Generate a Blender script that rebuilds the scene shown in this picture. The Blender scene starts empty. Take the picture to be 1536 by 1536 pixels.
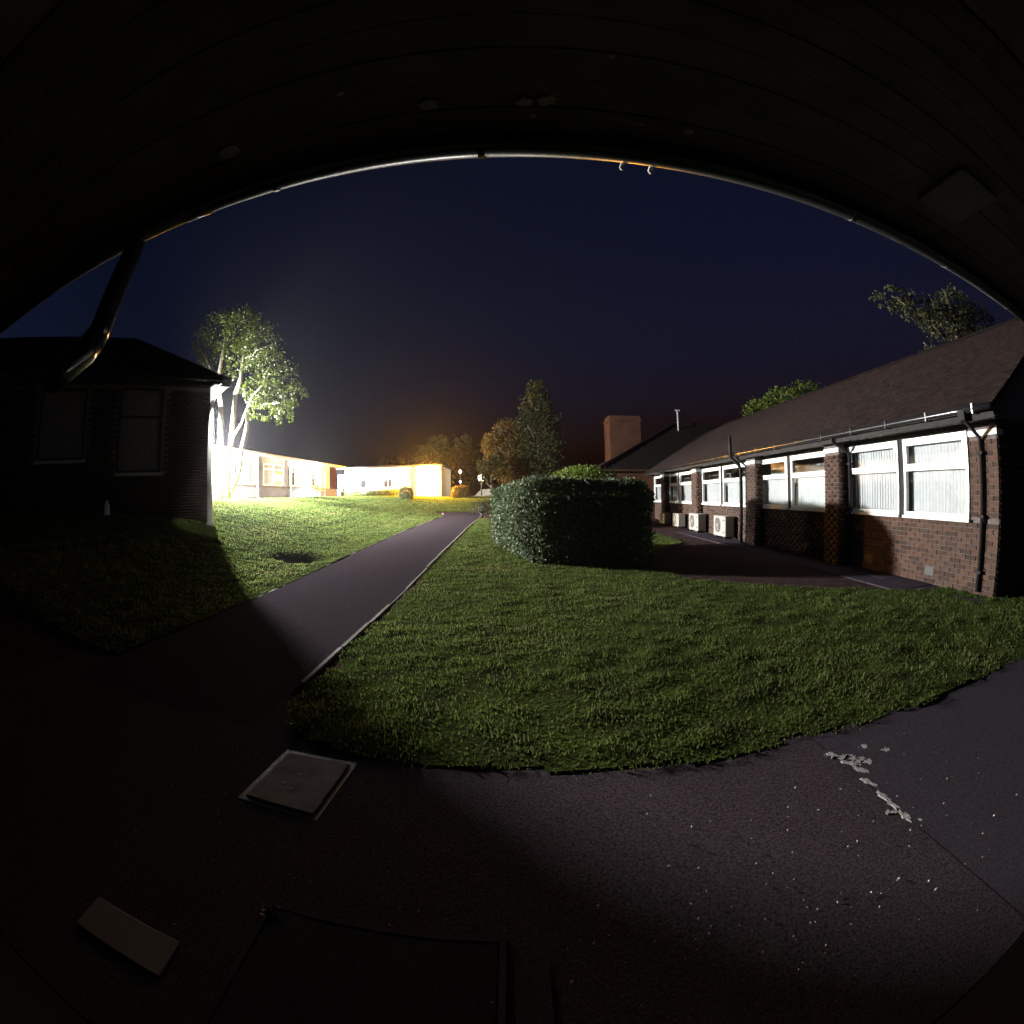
import bpy, bmesh, math, random
import numpy as np
from mathutils import Vector, Matrix

S = bpy.context.scene
C = S.collection
R = math.radians
rng = np.random.default_rng(7)
random.seed(7)

# ------------------------------------------------------------------ camera, sky, sun, exposure
HC = 1.35
PITCH, ROLL = -0.0337, 0.0162
cam_d = bpy.data.cameras.new('camera')
cam_d.type = 'PANO'
S.render.engine = 'CYCLES'
cam_d.panorama_type = 'FISHEYE_EQUISOLID'
cam_d.sensor_fit = 'HORIZONTAL'
cam_d.sensor_width = 36.0
cam_d.fisheye_lens = 36.0 * 701.1 / 1536.0
cam_d.fisheye_fov = R(230)
cam_d.clip_start = 0.01
cam_d.clip_end = 2000
cam = bpy.data.objects.new('camera', cam_d)
C.objects.link(cam)
Rp = Matrix(((1, 0, 0), (0, math.cos(PITCH), -math.sin(PITCH)), (0, math.sin(PITCH), math.cos(PITCH))))
Rr = Matrix(((math.cos(ROLL), 0, math.sin(ROLL)), (0, 1, 0), (-math.sin(ROLL), 0, math.cos(ROLL))))
Mv = Rp @ Rr
right, fwd, up = Mv @ Vector((1, 0, 0)), Mv @ Vector((0, 1, 0)), Mv @ Vector((0, 0, 1))
cam.matrix_world = Matrix(((right.x, up.x, -fwd.x, 0), (right.y, up.y, -fwd.y, 0), (right.z, up.z, -fwd.z, HC), (0, 0, 0, 1)))
S.camera = cam

SUN_EL, SUN_ROT = R(-2.2), R(222)
W = bpy.data.worlds.new('World')
S.world = W
W.use_nodes = True
wn = W.node_tree
sky = wn.nodes.new('ShaderNodeTexSky')
sky.sky_type = 'NISHITA'
sky.sun_disc = False
sky.sun_elevation = SUN_EL
sky.sun_rotation = SUN_ROT
sky.air_density = 1.0
sky.dust_density = 0.3
sky.ozone_density = 3.2
wn.links.new(sky.outputs['Color'], wn.nodes['Background'].inputs['Color'])
wn.nodes['Background'].inputs['Strength'].default_value = 0.135

fill_sun = bpy.data.lights.new('night_fill', 'SUN')  # soft sun added as fill for patio, roof and grass
fill_sun.energy = 0.026
fill_sun.angle = R(40)
fill_sun.color = (1.0, 0.86, 1.0)
mo = bpy.data.objects.new('night_fill', fill_sun)
C.objects.link(mo)
mo.rotation_euler = (R(42), 0, R(-20))

S.view_settings.view_transform = 'Standard'
S.view_settings.look = 'None'
S.view_settings.exposure = 0.0
S.view_settings.gamma = 1.0
S.view_settings.use_curve_mapping = False
S.cycles.use_denoising = True
S.cycles.max_bounces = 6
S.cycles.diffuse_bounces = 3
S.cycles.transparent_max_bounces = 12
S.cycles.sample_clamp_indirect = 4.0

FLOOD = 51000.0      # white floodlights
SODIUM = 1500.0

# ------------------------------------------------------------------ helpers
def empty(name, loc=(0, 0, 0), rz=0.0):
    o = bpy.data.objects.new(name, None)
    C.objects.link(o)
    o.location = loc
    o.rotation_euler = (0, 0, rz)
    o.empty_display_size = 0.2
    return o

def tag(o, label=None, cat=None, group=None, kind=None):
    if label: o['label'] = label
    if cat: o['category'] = cat
    if group: o['group'] = group
    if kind: o['kind'] = kind
    return o

class MB:
    """collects shapes, then links them as one mesh object"""
    def __init__(s): s.v = []; s.f = []
    def add(s, vs, fs):
        b = len(s.v); s.v += [tuple(p) for p in vs]; s.f += [tuple(i + b for i in f) for f in fs]; return s
    def box(s, x0, x1, y0, y1, z0, z1, M=None):
        vs = [(x, y, z) for z in (z0, z1) for y in (y0, y1) for x in (x0, x1)]
        if M is not None: vs = [tuple(M @ Vector(p)) for p in vs]
        return s.add(vs, [(0, 2, 3, 1), (4, 5, 7, 6), (0, 1, 5, 4), (2, 6, 7, 3), (0, 4, 6, 2), (1, 3, 7, 5)])
    def bev(s, x0, x1, y0, y1, z0, z1, b=0.01, M=None):
        """box with chamfered vertical and top edges"""
        def ring(i, z): return [(x0+i+b, y0+i, z), (x1-i-b, y0+i, z), (x1-i, y0+i+b, z), (x1-i, y1-i-b, z), (x1-i-b, y1-i, z), (x0+i+b, y1-i, z), (x0+i, y1-i-b, z), (x0+i, y0+i+b, z)]
        vs = ring(0, z0) + ring(0, z1-b) + ring(b, z1)
        if M is not None: vs = [tuple(M @ Vector(p)) for p in vs]
        fs = [tuple(range(7, -1, -1)), tuple(range(16, 24))]
        for k in (0, 8):
            for i in range(8): j = (i+1) % 8; fs.append((k+i, k+j, k+8+j, k+8+i))
        return s.add(vs, fs)
    def tube(s, pts, r, n=8, cap=True):
        pts = [Vector(p) for p in pts]
        rs = r if isinstance(r, (list, tuple)) else [r]*len(pts)
        vs, fs = [], []
        ref = None
        for i, p in enumerate(pts):
            t = (pts[min(i+1, len(pts)-1)] - pts[max(i-1, 0)]).normalized()
            if ref is None: ref = t.orthogonal().normalized()
            a = (ref - t*ref.dot(t)).normalized(); ref = a
            b = t.cross(a)
            for k in range(n):
                w = 2*math.pi*k/n
                vs.append(p + (a*math.cos(w) + b*math.sin(w))*rs[i])
        for i in range(len(pts)-1):
            for k in range(n):
                q = (k+1) % n
                fs.append((i*n+k, i*n+q, (i+1)*n+q, (i+1)*n+k))
        if cap: fs += [tuple(range(n-1, -1, -1)), tuple((len(pts)-1)*n + k for k in range(n))]
        return s.add(vs, fs)
    def lathe(s, prof, c=(0, 0, 0), n=16):
        vs, fs = [], []
        for r, z in prof:
            for k in range(n):
                w = 2*math.pi*k/n; vs.append((c[0]+r*math.cos(w), c[1]+r*math.sin(w), c[2]+z))
        for i in range(len(prof)-1):
            for k in range(n):
                q = (k+1) % n; fs.append((i*n+k, i*n+q, (i+1)*n+q, (i+1)*n+k))
        fs += [tuple(range(n-1, -1, -1)), tuple((len(prof)-1)*n+k for k in range(n))]
        return s.add(vs, fs)
    def build(s, name, m, parent=None, smooth=False, kind=None):
        me = bpy.data.meshes.new(name)
        me.from_pydata(s.v, [], s.f)
        if m is not None: me.materials.append(m)
        if smooth: me.polygons.foreach_set('use_smooth', [True]*len(me.polygons))
        me.update()
        o = bpy.data.objects.new(name, me)
        C.objects.link(o)
        if parent is not None: o.parent = parent
        if kind: o['kind'] = kind
        return o

def np_mesh(name, V, F, m, parent=None, smooth=False, attr=None):
    """V (n,3), F (m,k) arrays -> object"""
    me = bpy.data.meshes.new(name)
    V = np.ascontiguousarray(V, dtype=np.float32); F = np.ascontiguousarray(F, dtype=np.int32)
    k = F.shape[1]
    me.vertices.add(len(V)); me.vertices.foreach_set('co', V.ravel())
    me.loops.add(F.size); me.loops.foreach_set('vertex_index', F.ravel())
    me.polygons.add(len(F)); me.polygons.foreach_set('loop_start', np.arange(0, F.size, k, dtype=np.int32))
    if smooth: me.polygons.foreach_set('use_smooth', np.ones(len(F), dtype=bool))
    if attr is not None:
        a = me.attributes.new('tone', 'FLOAT', 'FACE'); a.data.foreach_set('value', np.ascontiguousarray(attr, dtype=np.float32))
    me.materials.append(m)
    me.update(calc_edges=True)
    o = bpy.data.objects.new(name, me)
    C.objects.link(o)
    if parent is not None: o.parent = parent
    return o

# ------------------------------------------------------------------ materials
def mat(name, col, rough=0.7, metal=0.0, spec=0.5, var=0.25, scale=3.0, bump=0.0, bscale=40.0, col2=None, tone=None, vary2=None):
    """principled with noise-varied base colour and bump. tone: 'object' or 'face' per-piece variation"""
    m = bpy.data.materials.new(name); m.use_nodes = True
    nt = m.node_tree; N = nt.nodes; L = nt.links
    b = N['Principled BSDF']
    b.inputs['Roughness'].default_value = rough
    b.inputs['Metallic'].default_value = metal
    b.inputs['Specular IOR Level'].default_value = spec
    geo = N.new('ShaderNodeNewGeometry')
    no = N.new('ShaderNodeTexNoise'); no.inputs['Scale'].default_value = scale; no.inputs['Detail'].default_value = 6
    L.new(geo.outputs['Position'], no.inputs['Vector'])
    ra = N.new('ShaderNodeValToRGB')
    c2 = col2 or tuple(max(0, c*(1-var)) for c in col)
    c1 = col if col2 else tuple(min(1, c*(1+var)) for c in col)
    ra.color_ramp.elements[0].position = 0.3; ra.color_ramp.elements[1].position = 0.7
    ra.color_ramp.elements[0].color = (*c2, 1); ra.color_ramp.elements[1].color = (*c1, 1)
    L.new(no.outputs['Fac'], ra.inputs['Fac'])
    out = ra.outputs['Color']
    if tone:
        if tone == 'object':
            oi = N.new('ShaderNodeObjectInfo'); f = oi.outputs['Random']
        else:
            at = N.new('ShaderNodeAttribute'); at.attribute_name = 'tone'; f = at.outputs['Fac']
        r2 = N.new('ShaderNodeValToRGB')
        cols = vary2 or [(0.55, 0.5, 0.5), (1, 0.95, 0.9), (1.25, 1.0, 0.85), (0.8, 0.7, 0.7)]
        r2.color_ramp.elements[0].color = (*cols[0], 1); r2.color_ramp.elements[1].color = (*cols[-1], 1)
        for i, cc in enumerate(cols[1:-1]):
            e = r2.color_ramp.elements.new((i+1)/(len(cols)-1)); e.color = (*cc, 1)
        L.new(f, r2.inputs['Fac'])
        mx = N.new('ShaderNodeMix'); mx.data_type = 'RGBA'; mx.blend_type = 'MULTIPLY'; mx.inputs['Factor'].default_value = 1
        L.new(out, mx.inputs[6]); L.new(r2.outputs['Color'], mx.inputs[7]); out = mx.outputs[2]
    L.new(out, b.inputs['Base Color'])
    if bump:
        n2 = N.new('ShaderNodeTexNoise'); n2.inputs['Scale'].default_value = bscale; n2.inputs['Detail'].default_value = 5
        L.new(geo.outputs['Position'], n2.inputs['Vector'])
        bp = N.new('ShaderNodeBump'); bp.inputs['Strength'].default_value = 0.8; bp.inputs['Distance'].default_value = bump
        L.new(n2.outputs['Fac'], bp.inputs['Height']); L.new(bp.outputs['Normal'], b.inputs['Normal'])
    return m

def leaf_mat(name, cols, rough=0.55, trans=0.35):
    """two-sided leaf: colour varied per leaf, part of the light passes through"""
    m = bpy.data.materials.new(name); m.use_nodes = True
    nt = m.node_tree; N = nt.nodes; L = nt.links
    b = N['Principled BSDF']; b.inputs['Roughness'].default_value = rough; b.inputs['Specular IOR Level'].default_value = 0.1 if rough > .8 else 0.3
    at = N.new('ShaderNodeAttribute'); at.attribute_name = 'tone'
    ra = N.new('ShaderNodeValToRGB')
    ra.color_ramp.elements[0].color = (*cols[0], 1); ra.color_ramp.elements[1].color = (*cols[-1], 1)
    for i, cc in enumerate(cols[1:-1]):
        e = ra.color_ramp.elements.new((i+1)/(len(cols)-1)); e.color = (*cc, 1)
    L.new(at.outputs['Fac'], ra.inputs['Fac'])
    L.new(ra.outputs['Color'], b.inputs['Base Color'])
    tr = N.new('ShaderNodeBsdfTranslucent'); L.new(ra.outputs['Color'], tr.inputs['Color'])
    mx = N.new('ShaderNodeMixShader'); mx.inputs['Fac'].default_value = trans
    L.new(b.outputs['BSDF'], mx.inputs[1]); L.new(tr.outputs['BSDF'], mx.inputs[2])
    L.new(mx.outputs['Shader'], N['Material Output'].inputs['Surface'])
    return m

def emis(name, col, strength):
    m = bpy.data.materials.new(name); m.use_nodes = True
    b = m.node_tree.nodes['Principled BSDF']
    b.inputs['Base Color'].default_value = (0.8, 0.8, 0.8, 1)
    b.inputs['Emission Color'].default_value = (*col, 1); b.inputs['Emission Strength'].default_value = strength
    return m

def glass_mat(name, tint=(0.97, 0.98, 0.98), ior=1.6):
    m = bpy.data.materials.new(name); m.use_nodes = True
    nt = m.node_tree; N = nt.nodes; L = nt.links
    N.remove(N['Principled BSDF'])
    t = N.new('ShaderNodeBsdfTransparent'); t.inputs['Color'].default_value = (*tint, 1)
    g = N.new('ShaderNodeBsdfGlossy'); g.inputs['Roughness'].default_value = 0.03
    f = N.new('ShaderNodeFresnel'); f.inputs['IOR'].default_value = ior
    mx = N.new('ShaderNodeMixShader')
    ge = N.new('ShaderNodeNewGeometry'); mi = N.new('ShaderNodeMix'); mi.inputs['A'].default_value = ior; mi.inputs['B'].default_value = 1/ior
    L.new(ge.outputs['Backfacing'], mi.inputs['Factor']); L.new(mi.outputs['Result'], f.inputs['IOR'])
    L.new(f.outputs['Fac'], mx.inputs['Fac']); L.new(t.outputs[0], mx.inputs[1]); L.new(g.outputs[0], mx.inputs[2])
    L.new(mx.outputs[0], N['Material Output'].inputs['Surface'])
    return m

M = dict(
    soil=mat('soil', (0.045, 0.030, 0.029), 0.95, spec=0.0, scale=4, bump=0.02, bscale=25),
    lawn=mat('lawn_turf', (0.048, 0.068, 0.014), 0.98, spec=0.0, scale=2.5, col2=(0.022, 0.024, 0.011), bump=0.02, bscale=30),
    tarmac=mat('path_tarmac', (0.048, 0.040, 0.047), 0.97, spec=0.0, scale=60, col2=(0.021, 0.0175, 0.021), bump=0.004, bscale=300),
    patio=mat('patio_macadam', (0.080, 0.062, 0.072), 0.95, spec=0.0, scale=80, col2=(0.021, 0.0165, 0.020), bump=0.004, bscale=380),
    pave=mat('pavement_concrete', (0.066, 0.055, 0.067), 0.95, spec=0.0, scale=90, col2=(0.032, 0.027, 0.034), bump=0.003, bscale=300),
    conc=mat('concrete', (0.36, 0.34, 0.32), 0.85, scale=9, col2=(0.24, 0.225, 0.21), bump=0.004, bscale=70),
    cover=mat('cover_concrete', (0.36, 0.335, 0.34), 0.9, spec=0.0, scale=9, col2=(0.22, 0.205, 0.21), bump=0.003, bscale=60),
    iron=mat('dark_iron', (0.03, 0.028, 0.03), 0.6, scale=20, bump=0.002),
    mortar=mat('mortar', (0.105, 0.088, 0.082), 0.95, scale=12, bump=0.004),
    brick=mat('brick_single', (0.066, 0.046, 0.037), 0.92, spec=0.2, var=0.3, scale=25, bump=0.004, bscale=60, tone='object'),
    bricks=mat('brick_run', (0.066, 0.046, 0.037), 0.92, spec=0.2, var=0.3, scale=25, bump=0.004, bscale=60, tone='face'),
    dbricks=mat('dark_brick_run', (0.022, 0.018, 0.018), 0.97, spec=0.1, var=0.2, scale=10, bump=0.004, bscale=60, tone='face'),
    tile=mat('roof_tile', (0.0125, 0.0093, 0.0095), 0.95, spec=0.12, var=0.3, scale=5, bump=0.006, bscale=50, tone='face'),
    white=mat('white_upvc', (0.66, 0.67, 0.66), 0.35, var=0.03, scale=5),
    wpaint=mat('white_paint', (0.78, 0.77, 0.72), 0.6, var=0.08, scale=6, bump=0.002),
    blind=mat('blind_fabric', (0.50, 0.52, 0.53), 0.8, var=0.06, scale=8),
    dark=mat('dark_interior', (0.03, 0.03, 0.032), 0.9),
    black=mat('black_plastic', (0.016, 0.016, 0.017), 0.2, spec=0.9, var=0.2, scale=8),
    blackr=mat('black_paint', (0.018, 0.017, 0.017), 0.75, spec=0.2, var=0.3, scale=8, bump=0.002),
    soffit=mat('soffit_board', (0.16, 0.135, 0.125), 0.85, scale=5, col2=(0.09, 0.078, 0.072), bump=0.003, bscale=30),
    pale=mat('pale_slab', (0.20, 0.185, 0.18), 0.95, spec=0.15, scale=12, col2=(0.22, 0.205, 0.2)),
    inner=mat('inner_wall', (0.26, 0.27, 0.27), 0.9, var=0.1),
    gutp=mat('gutter_plastic', (0.018, 0.018, 0.019), 0.30, spec=0.9, var=0.2, scale=8),
    edging=mat('edging_concrete', (0.20, 0.185, 0.17), 0.95, spec=0.1, scale=3, col2=(0.09, 0.085, 0.07), bump=0.004),
    mat=mat('rubber_mat', (0.026, 0.021, 0.026), 0.95, spec=0.1, scale=60),
    mat2=mat('rubber_edge', (0.042, 0.035, 0.042), 0.95, spec=0.1),
    head=emis('lamp_head_glass', (1.0, .98, .94), 1.2),
    nightwall=mat('shade_black_wall', (0.005, 0.0045, 0.005), 0.95, spec=0.0),  # near-black puts the shade of corners and gap into the colour
    soffit2=mat('vent_board', (0.19, 0.155, 0.145), 0.8, scale=4),
    gsoffit=mat('gloss_soffit', (0.10, 0.10, 0.095), 0.25, scale=5, bump=0.004, bscale=9),
    acw=mat('ac_casing', (0.30, 0.29, 0.265), 0.45, var=0.04),
    acd=mat('ac_grille', (0.02, 0.02, 0.02), 0.7, spec=0.2),
    bark=mat('bark', (0.17, 0.13, 0.10), 0.9, scale=9, col2=(0.09, 0.07, 0.055), bump=0.02, bscale=18),
    pbark=mat('pale_bark', (0.42, 0.37, 0.30), 0.85, scale=7, col2=(0.22, 0.19, 0.15), bump=0.01, bscale=18),
    render=mat('cream_render', (0.62, 0.59, 0.52), 0.8, var=0.1, scale=2, bump=0.004),
    plinth=mat('plinth_render', (0.15, 0.14, 0.125), 0.85, scale=3, bump=0.005),
    flat=mat('roof_felt', (0.06, 0.055, 0.055), 0.8),
    rust=mat('rust_brick_lamp_tint', (0.052, 0.025, 0.016), 0.95, spec=0.0, scale=1.6, col2=(0.026, 0.014, 0.011), bump=0.01, bscale=20),  # brick colour; on the eaves and chimney its orange stands in for lamplight
    glass=glass_mat('window_glass'),
    dglass=mat('dark_glass', (0.02, 0.022, 0.024), 0.08, spec=0.8),
    blade=leaf_mat('grass_blade', [(0.040, 0.062, 0.017), (0.066, 0.100, 0.026), (0.105, 0.143, 0.038), (0.155, 0.145, 0.062)], 0.9, 0.4),
    hedge=leaf_mat('hedge_leaf', [(0.035, 0.065, 0.03), (0.065, 0.095, 0.042), (0.12, 0.145, 0.075)], 0.7, 0.2),
    lime=leaf_mat('lime_leaf', [(0.015, 0.023, 0.002), (0.027, 0.041, 0.003), (0.042, 0.056, 0.004)], 0.5, 0.4),
    dleaf=leaf_mat('dark_leaf', [(0.03, 0.04, 0.015), (0.05, 0.06, 0.022), (0.08, 0.085, 0.03)], 0.6, 0.3),
    green=leaf_mat('green_leaf', [(0.05, 0.08, 0.012), (0.085, 0.13, 0.018), (0.12, 0.16, 0.025)], 0.6, 0.4),
    rleaf=leaf_mat('russet_leaf', [(0.05, 0.038, 0.015), (0.085, 0.064, 0.02), (0.11, 0.09, 0.028)], 0.6, 0.3),
    petal=mat('pale_fleck', (0.36, 0.33, 0.29), 0.8, tone='face', vary2=[(0.5, 0.5, 0.5), (0.9, 0.85, 0.8), (1.2, 1.2, 1.2)]),
    mark=mat('worn_paint', (0.50, 0.48, 0.46), 0.9, spec=0.1, scale=90, col2=(0.16, 0.145, 0.15)),
    web=mat('cobweb', (0.42, 0.36, 0.33), 0.9, var=0.3, scale=60),
    floodl=emis('floodlight_lens', (1.0, 0.98, 0.92), 60.0),
    sodl=emis('sodium_lens', (1.0, 0.50, 0.10), 40.0),
    lant=emis('lantern_glass', (1.0, 0.78, 0.72), 4.0),
    globe=emis('globe_glass', (1.0, 0.93, 0.72), 7.0),
)

# ------------------------------------------------------------------ terrain
_g = np.linspace(-60, 320, 3801)
def _curve(xs, ys, w):
    y = np.interp(_g, xs, ys); k = np.ones(w)/w
    yp = np.pad(y, w, mode='edge'); return np.convolve(yp, k, 'same')[w:-w]
_zp = _curve([0, 6, 8, 12, 16, 24, 28, 34, 38, 50, 80, 300], [0, 0, .06, .17, .27, .36, .5, 1.15, 1.38, 1.5, 1.6, 1.6], 25)
_zl = _curve([-5, 7, 10.3, 19, 35, 80, 300], [1.3, 1.33, 1.5, 1.5, 1.6, 1.7, 1.7], 25)
_zr = _curve([0, 16, 24, 37, 60, 300], [0, 0, .2, 1.1, 1.5, 1.6], 25)
def sm(t): t = np.clip(t, 0, 1); return t*t*(3-2*t)
HOLE = (-4.55, 9.15)
def zt(x, y):
    x = np.asarray(x, float); y = np.asarray(y, float)
    zp = np.interp(y, _g, _zp); zl = np.interp(y, _g, _zl); zr = np.interp(y, _g, _zr)
    z = zp + (zl-zp)*sm((-3.75-x)/8.0)
    z = np.where(x > -1.4, zp + (zr-zp)*sm((x+1.4)/2.5), z)
    d = ((x-HOLE[0])/0.62)**2 + ((y-HOLE[1])/0.5)**2
    return z - 0.16*np.exp(-d*d)
def T(x, y): return float(zt(x, y))

def axis(a, b, fine0, fine1, df, dc):
    l = [np.arange(a, fine0, dc), np.arange(fine0, fine1, df), np.arange(fine1, b+dc, dc)]
    return np.unique(np.concatenate(l))

def sheet(name, xs, ys, zf, m, keep=None, kind='structure', smooth=True):
    X, Y = np.meshgrid(xs, ys); Z = zf(X, Y)
    V = np.stack([X, Y, Z], -1).reshape(-1, 3)
    n = len(xs); i, j = np.meshgrid(np.arange(n-1), np.arange(len(ys)-1))
    a = (j*n+i).ravel(); F = np.stack([a, a+1, a+n+1, a+n], 1)
    if keep is not None:
        c = V[F].mean(1); F = F[keep(c[:, 0], c[:, 1])]
    o = np_mesh(name, V, F, m, smooth=smooth); tag(o, kind=kind); return o

g = sheet('ground', axis(-160, 160, -20, 12, 0.4, 8), axis(-40, 240, -4, 42, 0.4, 8), lambda x, y: zt(x, y)-0.022, M['soil'])
tag(g, 'dark bare soil and rough ground under the lawns and paving', 'ground')

# lawns -------------------------------------------------
U = np.array([math.sin(.0457), math.cos(.0457)]); Vv = np.array([math.cos(.0457), -math.sin(.0457)])
def uv(x, y): return x*U[0]+y*U[1], x*Vv[0]+y*Vv[1]
def wob(x, y, k=1.0): return 0.05*np.sin(3.1*x*k+1.3*y)+0.035*np.sin(7.3*x*k-5*y)+0.02*np.sin(17*x+13*y)
def in_right(x, y, m=0.0):
    fe = np.interp(x, [-1.5, -1.42, -1.0, -.5, .5, 1.6, 2.9, 4.3, 9], [2.6, 2.38, 2.12, 2.04, 1.99, 1.9, 1.84, 1.65, 1.4])
    u, v = uv(x, y)
    xr = np.where(y < 3.6, 12.0, np.interp(y, [3.6, 4.0, 4.4, 5.6, 7.0, 8.3, 11.0, 12.5, 16, 26], [9.0, 6.9, 5.9, 4.3, 2.7, 2.6, 3.6, 4.9, 4.95, 4.6]))
    return (y > fe + wob(x, y)*0.6 + m) & (x > -1.47 + m + 0.3*wob(y, x)) & (x < xr - m) & (y < 22)
def path_c(y): return -2.58 + 0*y
def in_left(x, y, m=0.0):
    near = (x < np.where(y < 25, -3.72-m, -3.72-m-.35*(y-25))) & (y < 38.2)
    far = (y > 27.55 + m + .1*wob(x, y)) & (y < 38.2) & (x < 2.5)
    return (near | far) & (y > 2.9 + m) & (x > -13.2)
def lump(x, y):
    t = 0
    for k, (a, f, p) in enumerate([(.3, 9.1, 0), (1.4, 11.7, 1), (2.3, 15.3, 2), (2.9, 7.3, 4), (.9, 19.7, 5), (1.9, 24.1, 3)]): t = t + np.sin(f*(x*math.cos(a)+y*math.sin(a))+p+1.7*np.sin(1.3*x-2.1*y+k))
    return t/3
lz = lambda x, y: zt(x, y) - .003 + np.maximum(0.003 + 0.012*np.sin(2.1*x+.7*y)*np.sin(1.7*y-.4*x) + 0.008*lump(x, y), 0)
lr = sheet('lawn', np.arange(-1.6, 12.1, .06), np.arange(1.2, 22.2, .06), lz, M['lawn'], in_right)
tag(lr, 'lawn turf between the path, the patio and the brick building', 'lawn')
ll = sheet('lawn', np.arange(-13.4, 2.6, .15), np.arange(2.6, 38.5, .15), lz, M['lawn'], in_left)
tag(ll, 'floodlit lawn turf left of the path, rising to the far buildings', 'lawn')

def smooth_noise(x, y, s):
    r = np.random.default_rng(int(s*1000)); t = 0
    for k in range(6):
        a = r.uniform(0, 6.28); f = s*r.uniform(.6, 1.9); ph = r.uniform(0, 6.28)
        t = t + np.sin(f*(x*math.cos(a)+y*math.sin(a))+ph)
    return t/6

def grass(name, n, box, inside, dens, h0, h1, w0, w1, label):
    x = rng.uniform(box[0], box[1], n); y = rng.uniform(box[2], box[3], n)
    k = inside(x, y, -.05) & (rng.random(n) < dens(x, y)); x, y = x[k], y[k]
    # clumping: drop blades in thin spots
    cl = .25*lump(x, y) + smooth_noise(x, y, 5.0)*.4 + smooth_noise(x, y, 14.0)*.6
    k = rng.random(len(x)) < np.clip(0.72 + 0.9*cl, .12, 1); x, y, cl = x[k], y[k], cl[k]
    d = ((x-HOLE[0])/0.75)**2 + ((y-HOLE[1])/0.6)**2
    k = d > rng.uniform(.5, 1.1, len(x)); x, y, cl = x[k], y[k], cl[k]
    n = len(x); z = lz(x, y)
    dist = np.hypot(x, y)
    h = rng.uniform(h0, h1, n)*(1+0.55*cl)*np.clip(rng.lognormal(0, .25, n), .5, 1.9)
    h = h*np.where(inside(x, y, .12), 1, rng.uniform(.3, 1, n))
    w = (w0 + (w1-w0)*np.clip(dist/25, 0, 1))*rng.uniform(.7, 1.3, n)
    a = rng.uniform(0, 2*np.pi, n); la = rng.uniform(0, 2*np.pi, n); le = h*rng.uniform(.15, .9, n)
    dx, dy = np.cos(a)*w/2, np.sin(a)*w/2
    B = np.stack([x, y, z], 1)
    D = np.stack([dx, dy, 0*x], 1)
    Lx = np.stack([np.cos(la)*le, np.sin(la)*le, 0*x], 1)
    up_ = np.stack([0*x, 0*x, h], 1)
    V = np.stack([B-D, B+D, B+D*.7+Lx*.35+up_*.6, B-D*.7+Lx*.35+up_*.6, B+Lx+up_], 1).reshape(-1, 3)
    b = np.arange(n)*5
    F = np.concatenate([np.stack([b, b+1, b+2], 1), np.stack([b, b+2, b+3], 1), np.stack([b+3, b+2, b+4], 1)])
    tone = np.clip(rng.normal(.45, .2, n) + .30*smooth_noise(x, y, 2.0) + .3*np.maximum(smooth_noise(x, y, 3.1)-.25, 0)*3, 0, 1)
    o = np_mesh(name, V, F, M['blade'], attr=np.tile(tone, 3))
    tag(o, label, 'grass', kind='stuff'); return o

dn = lambda a: (lambda x, y: np.clip(a/np.maximum(np.hypot(x, y), .5), 0.03, 1))
grass('grass', 560000, (-1.6, 9.5, 1.3, 22), in_right, dn(4.2), .010, .030, .006, .016, 'mown green grass of the lawn in front of the patio')
grass('grass', 560000, (-13.2, 2.5, 2.8, 38.2), in_left, dn(7.5), .013, .034, .009, .035, 'bright green grass of the floodlit lawn left of the path')

# path --------------------------------------------------
cl = [(-2.62, y) for y in np.arange(1.9, 24.6, .4)]
cl += [(-2.66, 25.0), (-2.74, 25.8), (-2.9, 26.6), (-3.15, 27.3)]
pv, pf, edges = [], [], ([], [])
for i, (x, y) in enumerate(cl):
    x2, y2 = cl[min(i+1, len(cl)-1)]; x1, y1 = cl[max(i-1, 0)]
    t = Vector((x2-x1, y2-y1)).normalized(); nx, ny = t.y, -t.x
    for k, o_ in enumerate((-1.03, -.5, 0, .5, 1.03)):
        px, py = x+nx*o_, y+ny*o_
        pv.append((px, py, T(x, y) - 0.008 + (0.02*(1-(o_/1.03)**2))*min(1, max(0, (y-2.6)/1.5)) - (.010 if y < 2.2 else 0)))
        if k in (0, 4): edges[0 if k == 0 else 1].append((px, py))
for i in range(len(cl)-1):
    for k in range(4): a = i*5+k; pf.append((a, a+1, a+6, a+5))
path = MB().add(pv, pf).build('path', M['tarmac'], smooth=True)
tag(path, 'dark tarmac footpath running away between the two lawns', 'path', kind='structure')
stone_me = None
for side in (0, 1):
    pts = edges[side]; L_ = 0; seg = []
    acc = [0]
    for i in range(1, len(pts)): acc.append(acc[-1]+math.dist(pts[i-1], pts[i]))
    s = 3.9 if side == 0 else 1.1
    if side == 0: s0 = s
    while s + .9 < acc[-1]:
        def at(q):
            i = max(1, min(len(acc)-1, int(np.searchsorted(acc, q)))); f = (q-acc[i-1])/max(1e-6, acc[i]-acc[i-1])
            return Vector((pts[i-1][0]+(pts[i][0]-pts[i-1][0])*f, pts[i-1][1]+(pts[i][1]-pts[i-1][1])*f))
        p, q = at(s), at(s+.9); mid = (p+q)/2; d = q-p
        if stone_me is None:
            o = MB().bev(-.45, .45, -.026, .026, -.12, .012, .008).build('edging_stone', M['edging'], path); stone_me = o.data
        else:
            o = bpy.data.objects.new('edging_stone', stone_me); C.objects.link(o); o.parent = path
        zz = [T(*p)+.0, T(*q)+.0]
        o.location = (mid.x, mid.y, (zz[0]+zz[1])/2 - .01 + random.uniform(-.012, .008))
        o.rotation_euler = (random.uniform(-.05, .05), -math.atan2(zz[1]-zz[0], .9), math.atan2(d.y, d.x)+random.uniform(-.015, .015))
        s += .91

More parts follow.
